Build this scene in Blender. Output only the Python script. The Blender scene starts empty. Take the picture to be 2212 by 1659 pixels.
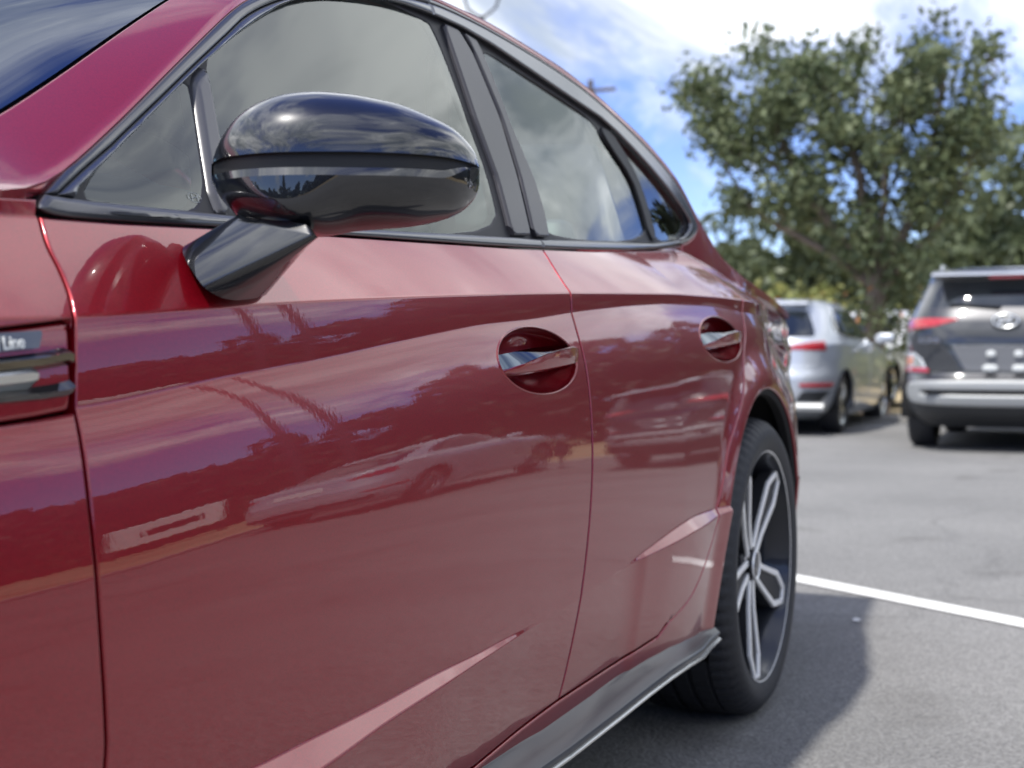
import bpy, bmesh, math, random
import numpy as np
from mathutils import Matrix, Vector

# ============================================================ camera, sky, sun, exposure
SC = bpy.context.scene
COL = SC.collection
R = math.radians
GZ = 0.03                                   # height of the asphalt
cam_d = bpy.data.cameras.new('camera'); cam = bpy.data.objects.new('camera', cam_d); COL.objects.link(cam)
cam_d.sensor_width = 36.0; cam_d.lens = 36.0*3067/2212
cam_d.clip_start = 0.05; cam_d.clip_end = 2000
yaw, pit = R(23.4), R(1.2)
cam.location = (0.0, -0.757, 0.84)
cam.rotation_euler = Vector((math.cos(pit)*math.cos(yaw), math.cos(pit)*math.sin(yaw), -math.sin(pit))).to_track_quat('-Z', 'Y').to_euler()
cam_d.dof.use_dof = True; cam_d.dof.focus_distance = 1.72; cam_d.dof.aperture_fstop = 5.8; cam_d.dof.aperture_blades = 0
SC.camera = cam

SUN = Vector((-0.40, 0.19, 0.90)).normalized()
wd = bpy.data.worlds.new('World'); SC.world = wd; wd.use_nodes = True
nt = wd.node_tree; nt.nodes.clear()
def N(t, **kw):
    n = nt.nodes.new(t)
    for k, v in kw.items(): setattr(n, k, v)
    return n
def LK(a, b): nt.links.new(a, b)
def MATH(op, a, b=None, clamp=False):
    n = N('ShaderNodeMath', operation=op); n.use_clamp = clamp
    for i, v in enumerate((a, b)):
        if v is None: continue
        if isinstance(v, (int, float)): n.inputs[i].default_value = v
        else: LK(v, n.inputs[i])
    return n.outputs[0]
def RAMP(fac, stops, interp='EASE'):
    n = N('ShaderNodeValToRGB'); n.color_ramp.interpolation = interp
    e = n.color_ramp.elements
    while len(e) < len(stops): e.new(0.5)
    for q, (p, c) in zip(e, stops):
        q.position = p; q.color = (c, c, c, 1) if isinstance(c, (int, float)) else (*c, 1)
    LK(fac, n.inputs[0]); return n.outputs[0]
def NOISE(vec, scale, detail, rough=0.55, dist=0.0):
    n = N('ShaderNodeTexNoise'); n.inputs['Scale'].default_value = scale; n.inputs['Detail'].default_value = detail
    n.inputs['Roughness'].default_value = rough; n.inputs['Distortion'].default_value = dist
    LK(vec, n.inputs['Vector']); return n.outputs['Fac']
out = N('ShaderNodeOutputWorld'); bg = N('ShaderNodeBackground'); LK(bg.outputs[0], out.inputs[0])
bg.inputs['Strength'].default_value = 0.15
sky = N('ShaderNodeTexSky', sky_type='NISHITA'); sky.sun_disc = False
sky.sun_elevation = math.asin(SUN.z); sky.sun_rotation = math.atan2(SUN.x, SUN.y)
sky.air_density = 0.75; sky.dust_density = 0.05; sky.ozone_density = 2.5
tc = N('ShaderNodeTexCoord')
sep = N('ShaderNodeSeparateXYZ'); LK(tc.outputs['Generated'], sep.inputs[0])
zz = MATH('ADD', MATH('MAXIMUM', sep.outputs[2], 0.0), 0.16)
cmb = N('ShaderNodeCombineXYZ'); LK(MATH('DIVIDE', sep.outputs[0], zz), cmb.inputs[0]); LK(MATH('DIVIDE', sep.outputs[1], zz), cmb.inputs[1])
mp = N('ShaderNodeMapping'); LK(cmb.outputs[0], mp.inputs[0])
mp.inputs['Rotation'].default_value = (0, 0, R(95.9)); mp.inputs['Scale'].default_value = (0.62, 1.15, 1); mp.inputs['Location'].default_value = (6.378, 6.115, 0)
big = NOISE(mp.outputs[0], 0.75, 3, 0.5)
mp2 = N('ShaderNodeMapping'); LK(cmb.outputs[0], mp2.inputs[0])
mp2.inputs['Rotation'].default_value = (0, 0, R(95.9)); mp2.inputs['Scale'].default_value = (0.55, 1.3, 1); mp2.inputs['Location'].default_value = (.463, 1.372, 0)
fine = NOISE(mp2.outputs[0], 2.1, 12, 0.62, 0.5)
cov0 = MATH('ADD', MATH('MULTIPLY', big, 0.62), MATH('MULTIPLY', fine, 0.52))
# the broken deck is thickest at middle heights, thin wisps overhead, gaps low down
rise = RAMP(sep.outputs[2], [(0.02, 0.37), (0.15, 0.375), (0.21, 0.43), (0.29, 0.52), (0.50, 0.515), (0.70, 0.475), (0.88, 0.458)], 'LINEAR')
cov = MATH('ADD', cov0, MATH('SUBTRACT', rise, 0.5))
mask = RAMP(cov, [(0.455, 0.0), (0.52, 0.38), (0.585, 0.82), (0.70, 1.0)])
shade = NOISE(mp2.outputs[0], 1.6, 10, 0.62, 0.7)
ccol = RAMP(shade, [(0.38, (2.9, 3.25, 3.5)), (0.51, (5.9, 6.15, 6.3)), (0.63, (10.2, 10.35, 10.4))])
# clouds scatter forward: the nearer the sun, the brighter
nrm_ = N('ShaderNodeVectorMath', operation='DOT_PRODUCT'); LK(tc.outputs['Generated'], nrm_.inputs[0]); nrm_.inputs[1].default_value = SUN
glow = MATH('ADD', MATH('MULTIPLY', MATH('POWER', MATH('MAXIMUM', nrm_.outputs['Value'], 0.0), 5.0), 1.2), 1.0)
cb = N('ShaderNodeVectorMath', operation='SCALE'); LK(ccol, cb.inputs[0]); LK(glow, cb.inputs['Scale']); ccol = cb.outputs[0]
mix = N('ShaderNodeMix', data_type='RGBA'); LK(mask, mix.inputs[0])
hs = N('ShaderNodeHueSaturation'); hs.inputs['Hue'].default_value = 0.524; hs.inputs['Saturation'].default_value = 1.18; hs.inputs['Value'].default_value = 1.0; LK(sky.outputs[0], hs.inputs['Color'])
LK(hs.outputs[0], mix.inputs[6]); LK(ccol, mix.inputs[7]); LK(mix.outputs[2], bg.inputs['Color'])
sun_d = bpy.data.lights.new('sun', 'SUN'); sun_d.energy = 3.5; sun_d.angle = R(2.5); sun_d.color = (1.0, 0.955, 0.89)
sun = bpy.data.objects.new('sun', sun_d); COL.objects.link(sun)
sun.rotation_euler = SUN.to_track_quat('Z', 'Y').to_euler(); sun.location = SUN*50
SC.view_settings.view_transform = 'Standard'; SC.view_settings.look = 'None'
SC.view_settings.exposure = 0.6; SC.view_settings.gamma = 1.0; SC.view_settings.use_curve_mapping = False
SC.cycles.use_denoising = True
SC.cycles.max_bounces = 10; SC.cycles.transparent_max_bounces = 12; SC.cycles.sample_clamp_indirect = 8.0

# ============================================================ materials
def material(name):
    m = bpy.data.materials.new(name); m.use_nodes = True
    return m, m.node_tree.nodes, m.node_tree.links, m.node_tree.nodes['Principled BSDF']
def plain(name, col, rough=0.5, metal=0.0, coat=0.0, ior=1.5, spec=0.5, coat_rough=0.02, noise=0.0, scale=40.0, bump=0.0, coat_ior=1.6):
    m, nd, lk, p = material(name)
    p.inputs['Base Color'].default_value = (*col, 1); p.inputs['Roughness'].default_value = rough
    p.inputs['Metallic'].default_value = metal; p.inputs['IOR'].default_value = ior
    p.inputs['Specular IOR Level'].default_value = spec
    p.inputs['Coat Weight'].default_value = coat; p.inputs['Coat Roughness'].default_value = coat_rough; p.inputs['Coat IOR'].default_value = coat_ior
    if noise or bump:
        tcn = nd.new('ShaderNodeTexCoord'); nz = nd.new('ShaderNodeTexNoise'); nz.inputs['Scale'].default_value = scale; nz.inputs['Detail'].default_value = 6
        lk.new(tcn.outputs['Object'], nz.inputs['Vector'])
        if noise:
            mx = nd.new('ShaderNodeMix'); mx.data_type = 'RGBA'
            mx.inputs[6].default_value = (*[c*(1-noise) for c in col], 1); mx.inputs[7].default_value = (*[min(1, c*(1+noise)) for c in col], 1)
            lk.new(nz.outputs['Fac'], mx.inputs[0]); lk.new(mx.outputs[2], p.inputs['Base Color'])
        if bump:
            bp = nd.new('ShaderNodeBump'); bp.inputs['Strength'].default_value = bump; bp.inputs['Distance'].default_value = 0.01
            lk.new(nz.outputs['Fac'], bp.inputs['Height']); lk.new(bp.outputs[0], p.inputs['Normal'])
    return m
def paint_mat(name, col, metal, rough, coat_ior, flake=0.25):
    m, nd, lk, p = material(name)
    p.inputs['Metallic'].default_value = metal; p.inputs['Roughness'].default_value = rough
    p.inputs['Coat Weight'].default_value = 1.0; p.inputs['Coat Roughness'].default_value = 0.012; p.inputs['Coat IOR'].default_value = coat_ior
    tcn = nd.new('ShaderNodeTexCoord'); v = nd.new('ShaderNodeTexVoronoi'); v.inputs['Scale'].default_value = 900
    lk.new(tcn.outputs['Object'], v.inputs['Vector'])
    mx = nd.new('ShaderNodeMix'); mx.data_type = 'RGBA'
    mx.inputs[6].default_value = (*[c*(1-flake) for c in col], 1); mx.inputs[7].default_value = (*[min(1, c*(1+flake)) for c in col], 1)
    lk.new(v.outputs['Color'], mx.inputs[0]); lk.new(mx.outputs[2], p.inputs['Base Color'])
    # faint orange peel and a breath of dust in the clear coat
    nz = nd.new('ShaderNodeTexNoise'); nz.inputs['Scale'].default_value = 140; nz.inputs['Detail'].default_value = 2
    lk.new(tcn.outputs['Object'], nz.inputs['Vector'])
    bp = nd.new('ShaderNodeBump'); bp.inputs['Strength'].default_value = 0.010; bp.inputs['Distance'].default_value = 0.002
    lk.new(nz.outputs['Fac'], bp.inputs['Height']); lk.new(bp.outputs[0], p.inputs['Coat Normal'])
    return m
def glass_mat(name, tint, ior=1.6):
    m = bpy.data.materials.new(name); m.use_nodes = True
    nd, lk = m.node_tree.nodes, m.node_tree.links; nd.clear()
    o = nd.new('ShaderNodeOutputMaterial'); fr = nd.new('ShaderNodeFresnel'); fr.inputs['IOR'].default_value = ior
    tr = nd.new('ShaderNodeBsdfTransparent'); tr.inputs['Color'].default_value = (*tint, 1)
    gl = nd.new('ShaderNodeBsdfGlossy'); gl.inputs['Roughness'].default_value = 0.0; gl.inputs['Color'].default_value = (0.95, 0.99, 0.97, 1)
    mx = nd.new('ShaderNodeMixShader'); lk.new(fr.outputs[0], mx.inputs[0]); lk.new(tr.outputs[0], mx.inputs[1]); lk.new(gl.outputs[0], mx.inputs[2]); lk.new(mx.outputs[0], o.inputs[0])
    return m
M = {}
M['red'] = paint_mat('red_pearl_paint', (0.265, 0.0017, 0.0100), 0.50, 0.36, 1.56)
M['gloss_black'] = plain('gloss_black_plastic', (0.004, 0.005, 0.008), 0.3, spec=.2, coat=1.0, coat_ior=1.7, coat_rough=.008)
M['piano'] = plain('satin_black_trim', (0.022, 0.024, 0.032), 0.28, coat=0.6, coat_rough=0.12)
M['chrome_dark'] = plain('dark_chrome', (0.40, 0.42, 0.45), 0.24, metal=1.0)
M['rubber'] = plain('black_rubber', (0.012, 0.013, 0.015), 0.55)
M['seal'] = plain('window_seal', (0.020, 0.020, 0.024), 0.5, spec=.3)
M['divider'] = plain('window_divider_grey', (0.060, 0.060, 0.068), 0.38, coat=0.2, coat_rough=0.2)
M['void'] = plain('inner_black', (0.004, 0.004, 0.005), 0.9)
M['glass'] = glass_mat('tinted_glass', (0.76, 0.92, 0.90), 1.72)
M['shield'] = glass_mat('windscreen_glass', (0.38, 0.46, 0.45), 3.6)
M['cabin'] = plain('cabin_black', (0.022, 0.023, 0.026), 0.65, noise=0.3, scale=60)
M['liner'] = plain('grey_headliner', (0.20, 0.21, 0.21), 0.9)
M['seat'] = plain('dark_seat_leather', (0.055, 0.057, 0.062), 0.5, noise=0.2, scale=90)
M['skirt'] = plain('satin_grey_skirt', (0.030, 0.032, 0.040), 0.34, metal=0.2, coat=0.25, coat_rough=0.15)
M['bright'] = plain('satin_silver', (0.62, 0.64, 0.65), 0.22, metal=1.0)
M['tyre'] = plain('tyre_rubber', (0.020, 0.021, 0.025), 0.62, noise=0.25, scale=120, bump=0.15)
M['rim_dark'] = plain('gunmetal_rim', (0.022, 0.025, 0.033), 0.35, metal=0.5, coat=0.4)
M['machined'] = plain('machined_alloy', (0.88, 0.88, 0.87), 0.40, metal=0.4)
M['disc'] = plain('brake_disc', (0.45, 0.44, 0.43), 0.4, metal=1.0)
M['lamp_red'] = plain('red_lamp_lens', (0.42, 0.012, 0.022), 0.08, coat=1.0)
M['lamp_dark'] = plain('smoked_lamp_lens', (0.10, 0.006, 0.010), 0.08, coat=1.0)
M['lamp_clear'] = plain('clear_lamp_lens', (0.62, 0.64, 0.64), 0.1, metal=0.5, coat=1.0)
M['lamp_amber'] = plain('amber_lamp_lens', (0.65, 0.17, 0.03), 0.12, coat=1.0)
M['white'] = plain('white_print', (0.80, 0.82, 0.80), 0.4)
M['badge'] = plain('badge_grey', (0.075, 0.085, 0.11), 0.3, metal=0.3, coat=0.5)
M['silver_paint'] = paint_mat('silver_paint', (0.55, 0.585, 0.63), 0.45, 0.36, 1.5, 0.08)
M['grey_paint'] = paint_mat('dark_grey_paint', (0.022, 0.023, 0.027), 0.35, 0.34, 1.6, 0.15)
M['white_paint'] = paint_mat('white_car_paint', (0.80, 0.81, 0.80), 0.0, 0.4, 1.5, 0.03)
M['cladding'] = plain('black_cladding', (0.028, 0.030, 0.034), 0.55, noise=0.15, scale=80)
M['car_glass'] = plain('dark_car_glass', (0.012, 0.016, 0.020), 0.03, coat=1.0, coat_ior=1.45, coat_rough=0.0)
M['etch'] = plain('frosted_etching', (0.42, 0.46, 0.46), 0.7)
M['chrome_mirror'] = plain('mirror_chrome', (0.78, 0.80, 0.82), 0.03, metal=1.0)
M['chrome_blue'] = plain('black_chrome', (0.075, 0.10, 0.135), 0.04, metal=1.0)
M['piano_light'] = plain('grey_satin_trim', (0.10, 0.102, 0.112), 0.30, metal=0.75, coat=0.4, coat_rough=0.15)
M['pillar'] = plain('pillar_satin_grey', (0.036, 0.035, 0.042), 0.42, spec=.3, coat=0.28, coat_rough=0.15, coat_ior=1.5)
M['lamp_smoke'] = plain('smoked_clear_lens', (0.05, 0.05, 0.055), 0.05, coat=1.0)
M['trim_bright'] = plain('grey_chrome_trim', (0.175, 0.18, 0.195), 0.26, metal=0.9, coat=0.3, coat_rough=0.1)
M['back_glass'] = glass_mat('clear_rear_glass', (0.80, 0.95, 0.92), 1.45)
M['spoke_black'] = plain('black_spoke_pocket', (0.012, 0.013, 0.016), 0.55)
M['recess_grey'] = plain('grey_plate_recess', (0.13, 0.135, 0.145), 0.5)
M['clip'] = plain('pale_plate_clip', (0.58, 0.60, 0.59), 0.5)
# ---------------------------------------------------------------- side surface of the red car
XS = np.arange(-0.56, 4.37, 0.01)
RAX, FAX, WZ, WR = 3.15, 0.31, 0.365, 0.335
def sm(a, b, t):
    t = np.clip((t-a)/(b-a), 0, 1); return t*t*(3-2*t)
def gsm(v, n):
    k = np.exp(-0.5*(np.arange(-3*n, 3*n+1)/n)**2); k /= k.sum()
    return np.convolve(np.pad(v, 3*n, mode='edge'), k, mode='valid')
def feat(pts, n=4):
    p = np.array(sorted(pts)); return gsm(np.interp(XS, p[:, 0], p[:, 1]), n)
def zone_rows(n, pad):
    t = np.linspace(0, 1, n); return t
def build(F):
    """F: feature lines {(x,z)}; returns tables Z[i,j], Y[i,j] (i over XS, j over rows)"""
    zb, w2, w1, bn, cr, bl = [feat(F[k]) for k in ('bot', 'w2', 'w1', 'bone', 'crease', 'belt')]
    L3 = np.array(F['rail'])
    ty, tp = gsm(np.interp(XS, L3[:, 0], L3[:, 1]), 4), gsm(np.interp(XS, L3[:, 0], L3[:, 2]), 4)
    w1 = np.maximum(w1, w2+0.0015)
    zones = [(zb, w2, 16), (w2, w1, 6), (w1, bn, 44), (bn, cr, 14), (cr, bl, 14), (bl, tp, 26)]
    X = XS
    whs = sm(0.0015, 0.006, w1-w2)
    k = np.interp(X, [0.8, 1.2, 1.9, 2.5, 4.4], [0.95, 1.0, 1.25, 1.6, 1.7])
    Zc, Tc = [], []
    for zi, (a, b, n) in enumerate(zones):
        L = b-a
        pad = np.minimum(0.002, L*0.12)
        t = np.linspace(0, 1, n)
        for j in range(n):
            z = a+pad+(L-2*pad)*t[j]
            if zi == 0:
                th = -0.10-0.08*(1-t[j])+0*z
            elif zi == 1:
                th = np.interp(X, [1.0, 2.0, 2.8], [.80, .78, .70])*whs-0.06*(1-whs)+0*z
            elif zi == 2:
                s = (bn-z)/k
                th = np.interp(s, [0, .03, .075, .15, .22, .30, .5], [.38, .275, .175, .065, .01, -.045, -.10])
            elif zi == 3:
                tb = np.interp(X, [.8, 1.3, 2.0, 2.6, 4.4], [.05, .05, .04, .04, .05])
                ta = np.interp(X, [.8, 1.3, 1.9, 2.6, 4.4], [.22, .19, .13, .10, .10])
                th = tb+(ta-tb)*t[j]
            elif zi == 4:
                th = np.interp(X, [.8, 1.2, 2.0, 2.7, 3.3, 4.4], [.60, .60, .72, .92, .95, .85])+0*z
            else:
                th = 0*z
            Zc.append(z); Tc.append(th)
    Z = np.array(Zc).T; T = np.array(Tc).T
    s = np.tan(T)
    Y = np.zeros_like(Z)
    Y[:, 1:] = np.cumsum((s[:, 1:]+s[:, :-1])/2*np.diff(Z, axis=1), axis=1)
    jr = 16+6+44-1
    Y -= Y[:, jr:jr+1]
    Y += 0.030
    Xg = X[:, None]+0*Z
    YS = Y.copy()
    PU = gsm(np.interp(XS, [3.1, 3.3, 3.5, 3.75, 4.0, 4.15, 4.4], [0, .006, .042, .096, .124, .138, .185]), 8)[:, None]
    P = PU*sm(.70, .86, Z)+np.where(Xg > 3.1, .145*np.clip(Xg-3.1, 0, 2)**2, 0)*sm(.86, .70, Z)+np.where(Xg < 0.9, .10*np.clip((.9-Xg)/1.3, 0, 2)**2, 0)
    Y += P
    for ax in (RAX, FAX):
        r = np.hypot(Xg-ax, Z-WZ)
        Y -= 0.016*sm(.50, .405, r)*sm(.98, .80, Z)
    jb = 94
    Y0 = Y.copy()
    tt = np.linspace(0, 1, 26)[None, :]
    yb = Y[:, jb-1:jb]
    Y[:, jb:] = yb+.004+(ty[:, None]-yb-.004)*(tt*.90+.10*tt*tt)
    # slopes: dY/dz along the section (exact in the body zones, differences elsewhere), dY/dx at fixed z
    Sz = s.copy()
    dz = np.maximum(np.gradient(Z, axis=1), 1e-6)
    Sz += np.gradient(Y0-YS, axis=1)/dz
    Sz[:, jb:] = np.gradient(Y[:, jb:], axis=1)/np.maximum(np.gradient(Z[:, jb:], axis=1), 1e-6)
    Sx = np.gradient(Y, axis=0)/0.01-Sz*np.gradient(Z, axis=0)/0.01
    return Z, Y, Sx, Sz
class Surf:
    def __init__(s, F):
        s.Z, s.Y, s.Sx, s.Sz = build(F); s.n, s.m = s.Z.shape
    def yz(s, x, t):
        """x, t(row coordinate) -> y, z"""
        fi = np.clip((np.asarray(x)-XS[0])/0.01, 0, s.n-1.001); fj = np.clip(np.asarray(t), 0, s.m-1.001)
        i = fi.astype(int); j = fj.astype(int); a = fi-i; b = fj-j
        def g(A): return A[i, j]*(1-a)*(1-b)+A[i+1, j]*a*(1-b)+A[i, j+1]*(1-a)*b+A[i+1, j+1]*a*b
        return g(s.Y), g(s.Z)
    def slopes(s, x, t):
        fi = np.clip((np.asarray(x)-XS[0])/0.01, 0, s.n-1.001); fj = np.clip(np.asarray(t), 0, s.m-1.001)
        i = fi.astype(int); j = fj.astype(int); a = fi-i; b = fj-j
        def g(A): return A[i, j]*(1-a)*(1-b)+A[i+1, j]*a*(1-b)+A[i, j+1]*(1-a)*b+A[i+1, j+1]*a*b
        return g(s.Sx), g(s.Sz)
    def y_at(s, x, z):
        x = np.atleast_1d(np.asarray(x, float)); z = np.atleast_1d(np.asarray(z, float))
        fi = np.clip((x-XS[0])/0.01, 0, s.n-1.001); i = fi.astype(int); a = fi-i
        out = np.empty(len(x))
        for q in range(len(x)):
            zc = s.Z[i[q]]*(1-a[q])+s.Z[i[q]+1]*a[q]; yc = s.Y[i[q]]*(1-a[q])+s.Y[i[q]+1]*a[q]
            if z[q] > zc[-1]: out[q] = yc[-1]+(z[q]-zc[-1])*.68
            elif z[q] < zc[0]: out[q] = yc[0]+(z[q]-zc[0])*-.15
            else: out[q] = np.interp(z[q], zc, yc)
        return out
ZC = [(-.60, .70), (-.3, .83), (.2, .965), (.5, 1.00), (.62, 1.045), (1.0, 1.225), (1.35, 1.360), (1.6, 1.415), (1.9, 1.440), (2.3, 1.445), (2.7, 1.415), (3.0, 1.352), (3.3, 1.262), (3.6, 1.165), (3.85, 1.085), (4.05, 1.045), (4.25, 1.03), (4.45, 1.02)]
def top_surface(F):
    L3 = np.array(F['rail']); xs = np.arange(-.56, 4.405, .01)
    ry = gsm(np.interp(xs, L3[:, 0], L3[:, 1]), 4); rz = gsm(np.interp(xs, L3[:, 0], L3[:, 2]), 4)
    zc = np.array(ZC); cz = gsm(np.interp(xs, zc[:, 0], zc[:, 1]), 9)
    def T(x, v):
        x = np.asarray(x, float); v = np.asarray(v, float)
        yl = np.interp(x, xs, ry); zl = np.interp(x, xs, rz); c = np.interp(x, xs, cz)
        h = np.clip(np.where(v > 1, 2-v, v), 0, 1)
        return np.stack([x, yl+(0.93-yl)*v, zl+(c-zl)*(1-(1-h)**2.6)], -1)
    return T
FEATURES = {
    'belt': [(-0.560, 0.680), (0.200, 0.890), (0.600, 0.935), (0.820, 0.949), (0.958, 0.958), (1.055, 0.961), (1.218, 0.969), (1.418, 0.978), (1.649, 0.987), (1.968, 1.001), (2.380, 1.024), (2.864, 1.059), (3.199, 1.082), (3.350, 1.060), (3.700, 1.005), (4.050, 0.980), (4.360, 0.955)],
    'crease': [(-0.560, 0.660), (0.200, 0.830), (0.600, 0.860), (0.936, 0.871), (0.995, 0.876), (1.100, 0.882), (1.198, 0.890), (1.328, 0.898), (1.542, 0.910), (1.830, 0.925), (2.054, 0.935), (2.315, 0.945), (2.602, 0.955), (2.938, 0.961), (3.600, 0.963), (3.636, 0.972), (4.000, 0.960), (4.360, 0.940)],
    'bone': [(-0.560, 0.600), (0.200, 0.740), (0.600, 0.780), (0.929, 0.796), (0.972, 0.798), (1.016, 0.806), (1.080, 0.812), (1.143, 0.820), (1.223, 0.827), (1.314, 0.835), (1.415, 0.847), (1.530, 0.860), (1.696, 0.878), (1.900, 0.891), (2.040, 0.904), (2.284, 0.921), (2.531, 0.934), (2.883, 0.940), (3.400, 0.930), (3.800, 0.900), (4.360, 0.875)],
    'w1': [(-0.560, 0.430), (0.800, 0.455), (1.154, 0.445), (1.221, 0.448), (1.360, 0.450), (1.529, 0.458), (1.623, 0.457), (1.741, 0.463), (1.878, 0.466), (2.141, 0.491), (2.258, 0.506), (2.404, 0.526), (2.544, 0.540), (2.668, 0.539), (2.761, 0.537), (3.100, 0.535), (4.360, 0.540)],
    'w2': [(-0.560, 0.400), (0.800, 0.400), (1.234, 0.424), (1.388, 0.436), (1.539, 0.446), (1.733, 0.458), (1.878, 0.465), (2.141, 0.490), (2.260, 0.502), (2.391, 0.508), (2.519, 0.518), (2.639, 0.522), (2.749, 0.531), (3.100, 0.532), (4.360, 0.535)],
    'bot': [(-0.560, 0.250), (0.800, 0.290), (1.400, 0.300), (1.720, 0.289), (1.896, 0.285), (2.100, 0.294), (2.315, 0.307), (2.437, 0.311), (2.688, 0.291), (2.776, 0.292), (3.100, 0.300), (3.700, 0.310), (4.360, 0.340)],
    'rail': [(-0.560, 0.220, 0.720), (0.200, 0.140, 0.945), (0.600, 0.110, 0.964), (0.850, 0.098, 0.972), (0.964, 0.105, 0.978), (1.119, 0.150, 1.062), (1.296, 0.195, 1.170), (1.463, 0.235, 1.272), (1.720, 0.262, 1.375), (2.000, 0.255, 1.406), (2.250, 0.261, 1.415), (2.600, 0.263, 1.402), (2.800, 0.253, 1.374), (3.050, 0.231, 1.314), (3.220, 0.209, 1.247), (3.330, 0.198, 1.170), (3.380, 0.194, 1.146), (3.500, 0.185, 1.085), (3.700, 0.176, 1.043), (4.050, 0.176, 1.000), (4.280, 0.193, 0.974), (4.400, 0.205, 0.965)],
}
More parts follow.
